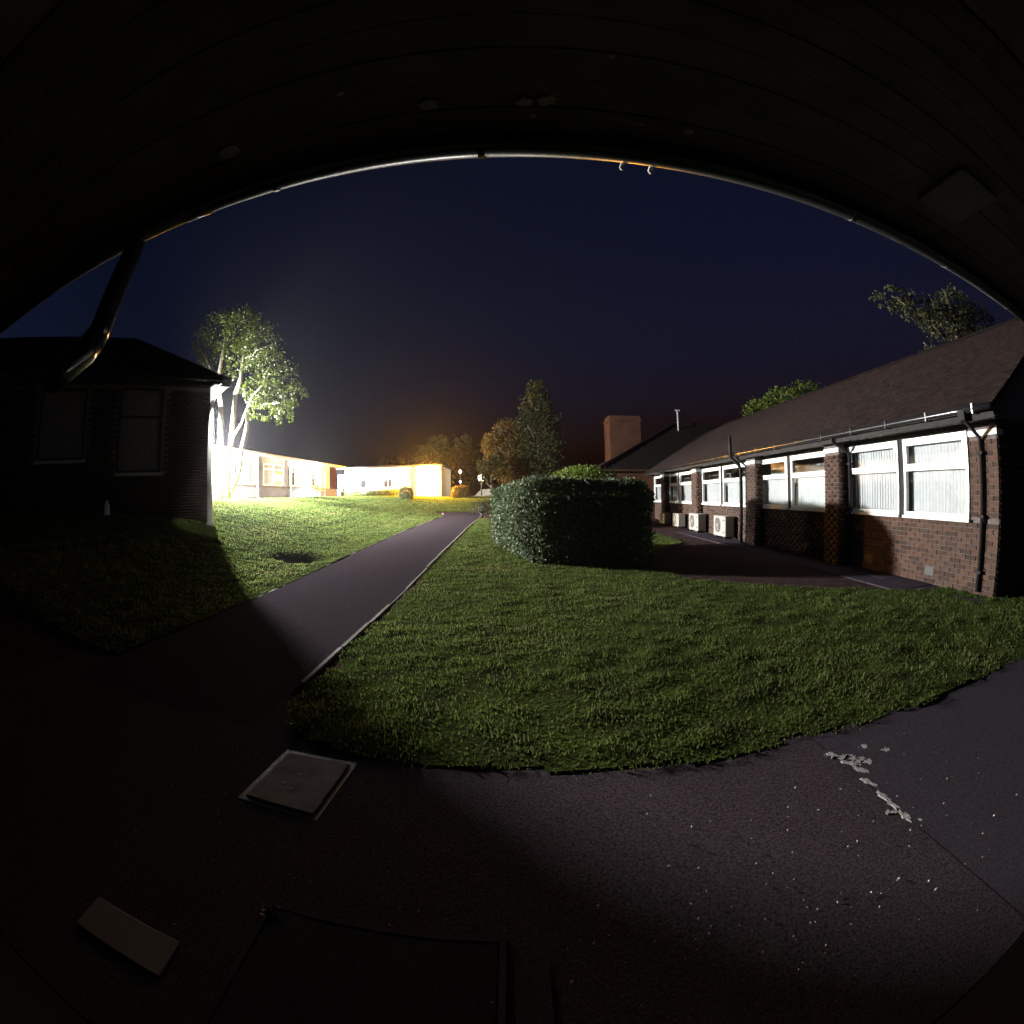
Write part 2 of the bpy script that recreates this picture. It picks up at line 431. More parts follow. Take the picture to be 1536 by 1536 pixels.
# patio and pavements -------------------------------------
def patch(name, poly, z, m, label, cat):
    o = MB().add([(x, y, z) for x, y in poly], [tuple(range(len(poly)))]).build(name, m); tag(o, label, cat, kind='structure'); return o
patch('patio', [(-7, -.05), (1.66, -.05), (1.66, 2.3), (-1.4, 2.75), (-7, 2.75)], -.010, M['patio'], 'brown gritty macadam patio along the foot of the picture', 'patio')
patch('pavement', [(1.66, -.05), (14, -.05), (14, 1.9), (4.5, 2.1), (1.66, 2.3)], -.006, M['pave'], 'grey paving right of the worn white line', 'pavement')
def uvp(u, v): return (u*U[0]+v*Vv[0], u*U[1]+v*Vv[1])
RB_RZ = -0.0457
strip = empty('paving_strip', (0, 0, 0), RB_RZ)
tag(strip, 'narrow strip of paving slabs along the foot of the brick building', 'pavement', kind='structure')
# local axes of the brick building: x = v (away from the lawn), y = u (along the wall)
for i in range(24):
    for k in range(2):
        u0, v0 = 3.3+i*.8+random.uniform(-.004, .004), 5.18+k*.52
        MB().bev(v0+.006, v0+.512, u0+.006, u0+.79, -.06, -.006+random.uniform(-.004, .004), .004).build('paving_slab', M['pave'], strip)

# ------------------------------------------------------------------ brick building on the right
rb = empty('brick_building', (0, 0, 0), RB_RZ)
tag(rb, 'long single storey brick building with white windows and a dark tiled roof', 'building')
WV, PV = 6.16, 5.90
U0, U1 = 3.52, 25.5
piers = [(7.42, 7.95), (11.27, 11.82), (16.05, 16.62), (20.3, 20.9)]
wb = MB()
wb.box(WV+.01, WV+.26, U0+.01, U1, -.3, 1.0)           # wall below the windows
wb.box(WV+.01, WV+.26, U0+.01, 4.12, 1.0, 2.5)         # corner pier
wb.box(WV+.012, WV+.26, 4.12, U1, 2.27, 2.5)           # head above the windows
for a, b in piers: wb.box(PV+.01, WV+.26, a+.008, b-.008, -.3, 2.33); wb.box(WV+.012, WV+.26, b, b+.3, 1.0, 2.27)
wb.box(WV+.26, 13.8, U0+.01, U0+.25, -.3, 2.5)          # gable end wall, lower part
wb.add([(WV+.0, U0+.02, 2.5), (13.9, U0+.02, 2.5), (10, U0+.02, 4.8), (WV+.0, U0+.25, 2.5), (13.9, U0+.25, 2.5), (10, U0+.25, 4.8)], [(0, 1, 2), (3, 5, 4), (0, 3, 4, 1), (1, 4, 5, 2), (2, 5, 3, 0)])
wall = wb.build('wall', M['mortar'], rb)
bm_me = {}
def brick_at(v, u0, u1, z0, z1):
    key = round(u1-u0, 3)
    if key not in bm_me:
        h = (u1-u0)/2
        o = MB().bev(-.012, .02, -h, h, -.0325, .0325, .003).build('brick', M['brick'], wall); bm_me[key] = o.data
    else:
        o = bpy.data.objects.new('brick', bm_me[key]); C.objects.link(o); o.parent = wall
    o.location = (v+random.uniform(-.003, .003), (u0+u1)/2, (z0+z1)/2)
    return o
def courses(u0, u1, z0, z1):
    out = []; z = z0; c = 0
    while z + .065 <= z1 + .001:
        u = u0 - (.1125 if c % 2 else 0)
        while u < u1 - .01:
            a, b = max(u, u0), min(u+.215, u1)
            if b-a > .03: out.append((a, b, z, z+.065))
            u += .225
        z += .075; c += 1
    return out
for a, b, z, zz in courses(U0, 7.42, 0.005, 1.0): brick_at(WV, a, b, z, zz)
for a, b, z, zz in courses(U0, 4.12, 1.055, 2.14): brick_at(WV, a, b, z, zz)
def run(lst, m, name, parent):
    V, F, tn = [], [], []
    for (p0, p1, z, zz, face, pos) in lst:
        d = .012; r = random.random(); b = len(V)
        if face == 'v': vs = [(x, y, k) for k in (z, zz) for y in (p0, p1) for x in (pos-d, pos+.02)]
        else: vs = [(x, y, k) for k in (z, zz) for y in (pos-d, pos+.02) for x in (p0, p1)]
        V += vs; F += [tuple(i+b for i in f) for f in [(0, 2, 3, 1), (4, 5, 7, 6), (0, 1, 5, 4), (2, 6, 7, 3), (0, 4, 6, 2), (1, 3, 7, 5)]]; tn += [r]*6
    o = np_mesh(name, np.array(V), np.array(F), m, parent, attr=np.array(tn)); o['kind'] = 'stuff'; return o
lst = []
prev = 7.95
for (a, b), nxt in zip(piers, [p[0] for p in piers[1:]]+[U1]):
    lst += [(p, q, z, zz, 'v', WV) for p, q, z, zz in courses(b, nxt, .005, 1.0)]
    lst += [(p, q, z, zz, 'v', PV) for p, q, z, zz in courses(a, b, .005, 2.14)]
    lst += [(p, q, z, zz, 'u', a) for p, q, z, zz in courses(PV+.005, WV-.02, .005, 2.14)]
lst += [(p, q, z, zz, 'u', U0) for p, q, z, zz in courses(WV+.02, 13.7, .005, 2.45)]
run(lst, M['bricks'], 'brickwork', wall)
# white concrete bands on the pier heads
for a, b in [(U0-.01, 4.12)]+piers:
    v = WV if a < 4 else PV
    MB().box(v-.016, v+.2, a-.005, b+.003, 2.155, 2.235).build('head_band', M['wpaint'], rb)
    MB().box(v-.006, v+.2, a+.002, b-.002, 2.236, 2.33).build('pier_cap', M['mortar'], rb)
# windows
def window(u0, u1, tr=1.76, full=False, stripes=False):
    z0, z1 = 1.02, 2.245; fw = .055
    f = MB()
    y0, y1 = WV-.035, WV+.045
    f.box(y0, y1, u0, u0+fw, z0, z1); f.box(y0, y1, u1-fw, u1, z0, z1)
    f.box(y0, y1, u0+fw, u1-fw, z1-.075, z1); f.box(y0, y1, u0+fw, u1-fw, z0, z0+.06)
    f.box(y0, y1, u0+fw, u1-fw, tr-.035, tr+.035)
    # opening sash of the top light
    f.box(y0-.012, y1-.02, u0+fw+.01, u1-fw-.01, z1-.115, z1-.08); f.box(y0-.012, y1-.02, u0+fw+.01, u1-fw-.01, tr+.04, tr+.075)
    f.box(y0-.012, y1-.02, u0+fw+.01, u0+fw+.05, tr+.075, z1-.115); f.box(y0-.012, y1-.02, u1-fw-.05, u1-fw-.01, tr+.075, z1-.115)
    w = f.build('window', M['white'], rb)
    MB().box(WV, WV+.006, u0+fw, u1-fw, tr+.036, z1-.076).build('pane', M['glass'], w)
    MB().box(WV, WV+.006, u0+fw, u1-fw, z0+.061, tr-.036).build('pane', M['glass'], w)
    s = MB(); u = u0+.1; k = 0
    while u < u1-.1:
        an = R(random.gauss(*((12, 5) if stripes else (3, 1.6)))); dx, dy = .045*math.sin(an), .045*math.cos(an)
        c = WV+.12
        zt_ = (2.13 if full else 1.70)+random.uniform(-.004, .004)
        s.add([(c-dx, u-dy, 1.07), (c+dx*.2-.008, u, 1.07), (c+dx, u+dy, 1.07), (c-dx, u-dy, zt_), (c+dx*.2-.008, u, zt_), (c+dx, u+dy, zt_)], [(0, 1, 4, 3), (1, 2, 5, 4)])
        u += .080
    s.box(WV+.09, WV+.15, u0+.06, u1-.06, 2.13 if full else 1.70, 2.165 if full else 1.735)
    s.build('blind', M['blind'], w)
    MB().box(WV-.075, WV-.002, u0-.02, u1+.02, z0-.045, z0-.003).build('sill', M['white'], w)
    return w
sashes = [(4.14, 5.71), (5.85, 7.42), (7.97, 9.75), (9.91, 11.70), (12.2, 14.09), (14.26, 16.05), (17.0, 18.8), (18.98, 20.3), (21.2, 23.0), (23.15, 25.0)]
for i_, (a, b) in enumerate(sashes): window(a, b, full=i_ < 2, stripes=i_ == 1)
for a, b in zip(sashes[0::2], sashes[1::2]):
    MB().box(WV-.01, WV+.05, a[1]+.003, b[0]-.003, 1.0, 2.262).build('mullion', M['blackr'], rb)
MB().box(WV+.27, WV+.275, 4, U1, -.2, .98).box(WV+1.6, WV+1.65, 4, U1, -.2, 2.6).box(WV+.26, WV+1.6, 4, U1, 2.45, 2.5).build('interior', M['inner'], rb)
# eaves: soffit, fascia, gutter
MB().box(5.72, WV+.02, 3.28, U1, 2.335, 2.35).build('soffit', M['gsoffit'], rb)
MB().box(5.695, 5.719, 3.27, U1, 2.30, 2.475).build('fascia', M['blackr'], rb)
MB().tube([(5.635, u, 2.435) for u in np.linspace(3.26, U1, 30)], .052, 10).build('gutter', M['black'], rb, True)
for u in np.arange(3.6, 24, 1.0): MB().box(5.585, 5.69, u, u+.03, 2.375, 2.50).build('gutter_bracket', M['black'], rb)
# roof: overlapping tile courses
def tile_slope(e0, e1, u0, u1, name, uA=None):
    """courses from eave (v,z) to ridge (v,z)"""
    e0, e1 = Vector(e0), Vector(e1); d = e1-e0; n = int(d.length/.115); st = d/n; nrm = Vector((-st.y, st.x)).normalized()
    if nrm.y < 0: nrm = -nrm
    V, F, tn = [], [], []
    for i in range(n):
        a = e0+st*i; b = a+st*1.5; t = .165 if i*0.115 < 9 else .33
        off = 0 if i % 2 else t/2
        us = np.arange(u0-off, u1, t)
        for u in us:
            p, q = max(u, u0)+.002, min(u+t, u1)-.002
            if q-p < .02: continue
            lift = random.uniform(.010, .016); k = len(V)
            A = a+nrm*lift; B = b-nrm*.004
            V += [(A.x, p, A.y), (A.x, q, A.y), (B.x, q, B.y), (B.x, p, B.y), (a.x, p, a.y-.004), (a.x, q, a.y-.004)]
            F += [(k, k+1, k+2, k+3), (k+4, k+5, k+1, k)]; tn += [random.random()]*2
    o = np_mesh(name, np.array(V), np.array(F), M['tile'], roof, attr=np.array(tn)); o['kind'] = 'stuff'; return o
rm = MB().add([(5.66, 3.24, 2.475), (10.0, 3.24, 4.89), (14.34, 3.24, 2.475), (5.66, U1, 2.475), (10, U1, 4.89), (14.34, U1, 2.475), (5.66, 3.24, 2.44), (10, 3.24, 4.83), (14.34, 3.24, 2.44), (5.66, U1, 2.44), (10, U1, 4.83), (14.34, U1, 2.44)],
    [(0, 1, 4, 3), (1, 2, 5, 4), (7, 6, 9, 10), (8, 7, 10, 11), (0, 6, 7, 1), (1, 7, 8, 2), (0, 3, 9, 6), (2, 8, 11, 5)])
roof = rm.build('roof', M['tile'], rb)
tile_slope((5.62, 2.478), (10.0, 4.905), 3.22, U1-2, 'roof_tile')
rid = None
for i in range(62):
    u = 3.22+i*.31
    if rid is None:
        r_ = MB(); pts = [(.12*math.cos(t), .12*math.sin(t)*.8) for t in np.linspace(0, math.pi, 7)]
        vs = [(x, y, z) for y in (0, .32) for x, z in pts]
        r_.add(vs, [(k, k+1, k+8, k+7) for k in range(6)]+[tuple(range(7)), tuple(range(13, 6, -1))])
        o = r_.build('ridge_tile', M['tile'], roof); rid = o.data
    else:
        o = bpy.data.objects.new('ridge_tile', rid); C.objects.link(o); o.parent = roof
    o.location = (10.0, u, 4.865+random.uniform(-.006, .006))
# downpipes, soil pipe
def downpipe(u, v, name='downpipe', r=.036, top=2.40):
    p = MB().tube([(5.64, u, 2.40), (5.64, u, 2.33), (v-.06, u, 2.12), (v-.06, u, .05)], r, 10).build(name, M['blackr'], rb, True)
    for z in (1.9, 1.05, .3): MB().box(v-.11, v-.012, u-.055, u+.055, z, z+.04).build('pipe_clip', M['blackr'], p)
    return p
downpipe(3.84, WV)
MB().box(5.57, 5.71, 3.77, 3.91, 2.30, 2.43).build('hopper_head', M['blackr'], rb)
downpipe(7.30, WV)
downpipe(11.92, PV+.1)
MB().tube([(5.53, 12.1, 2.95), (5.53, 12.1, 2.36), (5.75, 12.02, 2.16), (5.8, 12.0, 2.0), (5.8, 12.0, .0)], .05, 10).build('soil_pipe', M['blackr'], rb, True)
for u in (4.9, 6.6, 8.9): MB().box(WV-.016, WV+.02, u, u+.22, .12, .26).build('air_brick', M['iron'], rb)
o = MB().tube([(6.02, 8.55, .0), (6.02, 8.55, .14), (6.02, 8.6, .19), (6.02, 8.8, .19), (6.02, 8.85, .14), (6.02, 8.85, 0)], .025, 8).build('hose_loop', M['blackr'], None, True)
o.rotation_euler = (0, 0, RB_RZ); tag(o, 'small black pipe loop standing at the foot of the brick wall', 'pipe')

# cross wing with chimney at the far end
cw = empty('cross_wing', (0, 0, 0))
tag(cw, 'far brick wing with a hipped tiled roof behind the hedge', 'building')
MB().box(4.75, 16, 22.7, 30, -.2, 2.62).build('wall', M['rust'], cw)
MB().box(4.3, 16.3, 22.28, 30.3, 2.50, 2.60).build('eaves', M['rust'], cw)  # rust colour stands in for orange lamplight on the eaves
r2 = MB().add([(4.28, 22.26, 2.61), (16.4, 22.26, 2.61), (16.4, 30.3, 2.61), (4.28, 30.3, 2.61), (9.75, 26.2, 5.5), (14, 26.2, 5.5)],
    [(0, 1, 5, 4), (1, 2, 5), (2, 3, 4, 5), (3, 0, 4), (3, 2, 1, 0)]).build('roof', M['tile'], cw)
for i in range(22):
    f = (i+.5)/23; a = Vector((4.28, 22.26, 2.61)).lerp(Vector((9.75, 26.2, 5.5)), f); b = Vector((16.4, 22.26, 2.61)).lerp(Vector((14, 26.2, 5.5)), f)
    MB().add([a+Vector((0, -.01, .035)), b+Vector((0, -.01, .035)), b+Vector((0, .16, .1)), a+Vector((0, .16, .1)), a, b], [(0, 1, 2, 3), (4, 5, 1, 0)]).build('tile_course', M['tile'], r2)
MB().tube([(4.28, 22.26, 2.66), (9.75, 26.2, 5.54)], .09, 8).tube([(9.7, 26.2, 5.54), (14, 26.2, 5.54)], .09, 8).build('ridge', M['tile'], r2)
MB().tube([(9.72, 25.6, 5.0), (9.72, 25.6, 6.25)], .05, 8).tube([(9.58, 25.6, 6.25), (9.86, 25.6, 6.25)], .05, 8).build('vent_pipe', M['conc'], r2)
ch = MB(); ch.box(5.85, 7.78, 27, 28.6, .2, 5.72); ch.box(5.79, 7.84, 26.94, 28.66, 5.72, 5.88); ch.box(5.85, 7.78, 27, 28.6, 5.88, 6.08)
co = ch.build('chimney_stack', M['rust']); tag(co, 'broad square brick chimney stack rising behind the far wing roof', 'chimney')  # orange lamplight on the front is put into the brick colour

# air conditioning units
def ac_unit(u0, ln=.80, dp=.32, h=.62, v1=6.02, lab=''):
    r = empty('air_conditioner', (*uvp(u0, 5.72), 0.03), RB_RZ); tag(r, lab, 'air conditioner', 'air conditioning units along the brick wall')
    z0 = .05
    MB().bev(0, dp, 0, ln, z0, h, .02).build('casing', M['acw'], r)
    g_ = MB(); cyy, cz = ln*.62, z0+(h-z0)*.52
    for rad in (.22, .18, .14, .10, .06): g_.tube([(-.018, cyy+rad*math.cos(t), cz+rad*math.sin(t)) for t in np.linspace(0, 2*math.pi, 25)], .006, 5, False)
    for k in range(8):
        t = k*math.pi/4; g_.tube([(-.014, cyy+.03*math.cos(t), cz+.03*math.sin(t)), (-.014, cyy+.22*math.cos(t), cz+.22*math.sin(t))], .006, 5)
    gr = g_.build('fan_grille', M['acw'], r, True)
    MB().add([(-.004, cyy+.225*math.cos(t), cz+.225*math.sin(t)) for t in np.linspace(0, 2*math.pi, 25)[:-1]], [tuple(range(23, -1, -1))]).build('fan_well', M['acd'], r)
    fb = MB()
    for k in range(3):
        t = k*2*math.pi/3
        fb.add([(-.008, cyy, cz), (-.006, cyy+.19*math.cos(t), cz+.19*math.sin(t)), (-.011, cyy+.2*math.cos(t+.5), cz+.2*math.sin(t+.5)), (-.010, cyy+.13*math.cos(t+.8), cz+.13*math.sin(t+.8))], [(0, 1, 2, 3)])
    fb.build('fan', M['acw'], r)
    MB().lathe([(.0, 0), (.05, 0), (.05, .012), (.0, .016)], (0, 0, 0), 12).build('fan_hub', M['acw'], r).matrix_local = Matrix.Translation((-.01, cyy, cz)) @ Matrix.Rotation(-math.pi/2, 4, 'Y')
    MB().box(-.003, 0, .05, .17, h-.14, h-.115).build('badge', M['acd'], r); MB().box(-.003, 0, .10, .16, z0+.08, z0+.14).build('rating_plate', M['acd'], r)
    for k in (.1, ln-.16): MB().box(.02, dp-.02, k, k+.06, -.02, z0).build('foot', M['iron'], r)
    s = MB()
    for i in range(10): s.box(.04, dp-.04, -.004, 0, z0+.08+i*.045, z0+.095+i*.045)
    s.build('side_louvre', M['acw'], r)
    MB().tube([(dp-.06, .12, h-.3), (dp+.08, .1, h-.3), (dp+.12, .1, h-.2)], .02, 6).build('hose', M['blackr'], r, True)
    return r
ac_unit(13.0, lab='nearest white air conditioning unit on the ground below the third window bay', h=.66, ln=.95)
ac_unit(15.45, lab='second white air conditioning unit, between the nearest one and the pier', h=.64, ln=.95)
ac_unit(17.75, lab='third white air conditioning unit, smaller, below the fourth window bay', h=.55)
ac_unit(19.75, lab='farthest white air conditioning unit, half hidden by the hedge', h=.5)

# ------------------------------------------------------------------ dark wing on the left
lw = empty('dark_wing', (-8, 10.3, 0), math.atan2(-.755, -.656))
tag(lw, 'dark unlit brick wing with a hipped roof on the left', 'building')
# local x = along the wall away from the corner, local y: outward normal is +y? (rotate so that -y is away)
# a=(-.656,-.755); perpendicular left of a = (.755,-.656) = outward, so +y is outward (towards the patio)
MB().box(0, 14, -7.4, -.02, .2, 4.55).build('wall', M['mortar'], lw)
def lcourses():
    out = []
    for a, b, z, zz in courses(0, 13.9, .75, 4.4):
        if (3.78 < b and a < 5.3 and 2.5 < zz and z < 4.35) or (1.42 < b and a < 2.78 and 2.15 < zz and z < 4.40): continue
        out.append((a, b, z, zz))
    return out
V, F, tn = [], [], []
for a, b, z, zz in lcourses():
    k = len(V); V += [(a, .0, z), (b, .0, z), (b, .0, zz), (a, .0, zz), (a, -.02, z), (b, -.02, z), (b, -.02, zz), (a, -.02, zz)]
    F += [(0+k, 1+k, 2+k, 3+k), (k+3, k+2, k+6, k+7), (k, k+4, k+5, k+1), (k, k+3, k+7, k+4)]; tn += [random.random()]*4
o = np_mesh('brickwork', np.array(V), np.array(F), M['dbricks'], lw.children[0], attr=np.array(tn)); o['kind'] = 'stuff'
MB().box(-.4, 14, -7.8, .4, 4.46, 4.56).build('soffit', M['blackr'], lw)
MB().box(-.43, 14, .4, .43, 4.42, 4.62).build('fascia', M['blackr'], lw)
MB().tube([(x, .48, 4.57) for x in np.linspace(-.43, 14, 12)], .055, 8).build('gutter', M['black'], lw, True)
lroof = MB().add([(-.45, .5, 4.6), (14, .5, 4.6), (14, -7.9, 4.6), (-.45, -7.9, 4.6), (2.6, -3.7, 7.0), (14, -3.7, 7.0)], [(0, 4, 5, 1), (3, 2, 5, 4), (0, 3, 4), (1, 5, 2), (0, 1, 2, 3)]).build('roof', M['tile'], lw)
for i in range(30):
    f = (i+.3)/31; a = Vector((-.45, .5, 4.6)).lerp(Vector((2.6, -3.7, 7.0)), f); b = Vector((14, .5, 4.6)).lerp(Vector((14, -3.7, 7.0)), f)
    MB().add([a+Vector((0, .01, .03)), b+Vector((0, .01, .03)), b+Vector((0, -.13, .085)), a+Vector((0, -.13, .085)), a, b], [(0, 3, 2, 1), (4, 0, 1, 5)]).build('tile_course', M['tile'], lroof)
def lwin(x0, x1, z0, z1, tr=None, vert=None):
    f = MB(); w = .06
    f.box(x0, x0+w, -.06, .015, z0, z1); f.box(x1-w, x1, -.06, .015, z0, z1); f.box(x0+w, x1-w, -.06, .015, z0, z0+w); f.box(x0+w, x1-w, -.06, .015, z1-w, z1)
    if tr: f.box(x0+w, x1-w, -.055, .012, tr-.03, tr+.03)
    if vert: f.box(vert-.03, vert+.03, -.05, .01, z0+w, (tr or z1)-.03)
    fr = f.build('window', M['blackr'], lw)
    MB().box(x0+w, x1-w, -.03, -.025, z0+w, z1-w).build('pane', M['glass'], fr)
    MB().box(x0+w, x1-w, -.045, -.04, z0+w, z1-w).build('blind', M['plinth'], fr)
    MB().box(x0-.08, x1+.08, -.02, .06, z0-.08, z0-.005).build('sill', M['conc'], fr)
lwin(3.80, 5.28, 2.55, 4.34)
lwin(1.44, 2.76, 2.2, 4.38, 3.62)
bo = MB().lathe([(.09, 0), (.09, .03), (.075, .05), (.075, .24), (.05, .31), (.03, .36), (.0, .37)], (0, 0, 0), 14).build('bollard', M['wpaint'], None, True)
bo.location = (-8+3.03*-.656+.755*.35, 10.3+3.03*-.755-.656*.35, T(-9.7, 7.8)); tag(bo, 'small pale bottle-shaped post at the foot of the dark wing', 'bollard')

# ------------------------------------------------------------------ floodlit building behind it
b1 = empty('floodlit_building', (-14, 0, 0))
tag(b1, 'white floodlit building with a low roof beyond the dark wing', 'building')
MB().box(-7, 0, 8, 35.3, .9, 2.22).build('plinth_wall', M['plinth'], b1)
MB().box(-7, -.04, 8, 34.0, 2.22, 3.9).build('wall', M['render'], b1)
MB().box(-7, .02, 34.0, 35.3, 2.22, 3.9).build('end_pier', M['rust'], b1)
for y in (26.35, 23.0, 19.8): MB().box(-.02, .06, y-.22, y+.22, 2.22, 3.88).build('pier', M['plinth'], b1)
MB().box(-7.5, .55, 7.6, 35.75, 3.9, 4.02).build('eaves', M['wpaint'], b1)
MB().add([(-7.6, 7.5, 4.03), (.62, 7.5, 4.03), (.62, 35.85, 4.03), (-7.6, 35.85, 4.03), (-3.5, 7.5, 4.5), (-3.5, 35.85, 4.5)], [(1, 2, 5, 4), (3, 0, 4, 5), (0, 1, 4), (2, 3, 5), (0, 3, 2, 1)]).build('roof', M['flat'], b1)
MB().tube([(.66, y, 3.98) for y in np.linspace(7.5, 35.8, 12)], .055, 8).build('gutter', M['wpaint'], b1, True)
def b1win(y0, y1, n):
    f = MB(); w = .07; z0, z1 = 2.30, 3.55
    f.box(-.03, .05, y0, y1, z0, z0+w); f.box(-.03, .05, y0, y1, z1-w, z1); f.box(-.010, .048, y0, y1, 3.18, 3.25)
    for k in range(n+1):
        y = y0+(y1-y0-w)*k/n; f.box(-.032, .052, y, y+w*1.3, z0+w, z1-w)
    fr = f.build('window', M['white'], b1)
    for k in range(n):
        ya, yb = y0+(y1-y0-w)*k/n+w*1.3, y0+(y1-y0-w)*(k+1)/n
        MB().box(-.012, -.006, ya, yb, z0+w, 3.18).build('pane', M['dglass'] if (k+n) % 3 == 0 else M['blind'], fr)
        MB().box(-.012, -.006, ya, yb, 3.25, z1-w).build('pane', M['blind'], fr)
for a, b, n in [(23.4, 26.0, 2), (20.2, 22.6, 3), (26.8, 29.2, 3), (30.2, 33.0, 3), (13, 15, 2)]: b1win(a, b, n)
for y in (22.7, 27.0): MB().tube([(.08, y, 3.95), (.08, y, 1.4)], .045, 8).build('downpipe', M['conc'], b1, True)
pv_ = MB(); pv_.add([(-13.95, 12, T(-13.2, 12)+.05), (-12.6, 12, T(-12.6, 12)+.05), (-12.6, 35.5, T(-12.6, 35.5)+.05), (-13.95, 35.5, T(-13.2, 35.5)+.05)], [(0, 1, 2, 3)])
tag(pv_.build('footway', M['conc']), 'pale concrete footway along the floodlit building', 'pavement', kind='structure')
# bench
be = empty('bench', (-12.9, 28.1, T(-12.9, 29)+.03)); tag(be, 'white bench against the floodlit building', 'bench')
MB().box(-.22, .22, 0, 1.9, .42, .47).build('seat', M['wpaint'], be)
MB().box(-.25, -.2, 0, 1.9, .62, .80).build('backrest', M['wpaint'], be)
for y in (.1, 1.72):
    for x in (-.22, .16): MB().box(x, x+.06, y, y+.08, 0, .42 if x > 0 else .80).build('leg', M['wpaint'], be)

def floodlight(loc, lab, power, aim=None, rz=0.0, cone=150, spill=0):
    r = empty('floodlight', loc, rz); tag(r, lab, 'floodlight', 'wall floodlights')
    MB().bev(.02, .14, -.16, .16, -.11, .11, .015).build('housing', M['black'], r)
    MB().box(.141, .146, -.14, .14, -.09, .09).build('lens', M['floodl'], r)
    MB().box(-.3, .02, -.03, .03, -.03, .03).build('bracket', M['black'], r)
    l = bpy.data.lights.new('floodlight_beam', 'SPOT' if aim else 'POINT'); l.energy = power; l.shadow_soft_size = .24; l.color = (1.0, .975, .94)
    lo = bpy.data.objects.new('floodlight_beam', l); C.objects.link(lo); lo.parent = r; lo.location = (.32, 0, -.05)
    if aim:
        l.spot_size = R(cone); l.spot_blend = .35
        lo.rotation_euler = Vector(aim).to_track_quat('-Z', 'Y').to_euler()
    if spill:
        l2 = bpy.data.lights.new('floodlight_spill', 'POINT'); l2.energy = spill; l2.shadow_soft_size = .16; l2.color = l.color
        lo = bpy.data.objects.new('floodlight_spill', l2); C.objects.link(lo); lo.parent = r; lo.location = (.34, 0, 0)
floodlight((-13.75, 16.25, 3.72), 'floodlight on the far wall hidden behind the corner of the dark wing', FLOOD)
floodlight((-13.75, 29.6, 3.60), 'bright floodlight over the bench on the white building', FLOOD*.5, (.46, 0, -1), 0, 124, FLOOD*.025)
floodlight((-13.75, 19.3, 3.62), 'bright floodlight just beyond the corner of the dark wing', FLOOD*.5, (.46, 0, -1), 0, 124, FLOOD*.045)
floodlight((-15.5, 35.45, 3.60), 'added unseen floodlight on the hidden end wall, brightening the far white building', FLOOD*.45, (1, 0, -.3), R(98), 136)  # unseen lamp added to overexpose the far white building

# ------------------------------------------------------------------ far white building with the orange lamp
b2 = empty('far_white_building', (0, 38.5, 0))
tag(b2, 'far white building with small dark windows beyond the lawn', 'building')
MB().box(-14.4, -7.93, 0, 6, 1.0, 4.0).build('wall', M['render'], b2)
MB().box(-15.6, -14.4, .6, 6, 1.0, 2.4).box(-15.6, -14.4, .6, 6, 3.6, 4.1).build('link_wall', M['nightwall'], b2)  # near-black colour stands in for shade in the gap
MB().box(-15.3, -14.45, .5, .6, 2.4, 3.55).build('link_window', M['blind'], b2)
MB().box(-7.92, -5.82, -.3, 6, 1.0, 3.98).build('porch_wall', M['render'], b2)
MB().box(-15.7, -7.95, -.35, 6.2, 4.0, 4.12).box(-8.05, -5.65, -.6, 6.2, 3.985, 4.1).build('roof', M['flat'], b2)
for x0, x1, z0, z1 in [(-12.95, -12.45, 2.35, 3.0), (-10.8, -10.5, 2.35, 2.95), (-10.42, -10.15, 2.35, 2.95), (-9.45, -9.25, 2.45, 2.8), (-14.3, -13.9, 2.5, 3.1), (-11.6, -11.45, 2.3, 2.7)]:
    f = MB().box(x0-.05, x1+.05, -.04, .0, z0-.05, z0).box(x0-.05, x1+.05, -.04, 0, z1, z1+.05).box(x0-.05, x0, -.04, 0, z0, z1).box(x1, x1+.05, -.04, 0, z0, z1).build('window', M['white'], b2)
    MB().box(x0, x1, -.02, -.012, z0, z1).build('pane', M['dglass'], f)
MB().box(-7.2, -6.4, -.34, -.3, 1.4, 3.1).build('door', M['wpaint'], b2)
wl = empty('wall_lamp', (-6.9, 38.1, 3.45)); tag(wl, 'orange sodium lamp on the end of the far white building', 'wall lamp')
MB().box(-.14, .14, .0, .1, -.12, .14).build('housing', M['black'], wl)
MB().lathe([(.10, -.08), (.13, 0), (.1, .08)], (0, -.08, 0), 12).build('lens', M['sodl'], wl, True)
l = bpy.data.lights.new('wall_lamp_glow', 'POINT'); l.energy = SODIUM*6.5; l.shadow_soft_size = .15; l.color = (1.0, .42, .045)
lo = bpy.data.objects.new('wall_lamp_glow', l); C.objects.link(lo); lo.parent = wl; lo.location = (0, -.35, 0)
l = bpy.data.lights.new('wall_lamp_beam', 'SPOT'); l.energy = SODIUM*15; l.shadow_soft_size = .15; l.color = (1.0, .44, .035); l.spot_size = R(150); l.spot_blend = .3
lo = bpy.data.objects.new('wall_lamp_beam', l); C.objects.link(lo); lo.parent = wl; lo.location = (0, -.35, 0)
# bin in the gap
bn = MB().bev(-15.0, -14.55, 37.9, 38.4, 1.45, 2.3, .03).build('wheelie_bin', M['black']); tag(bn, 'dark bin in the gap between the two white buildings', 'bin')

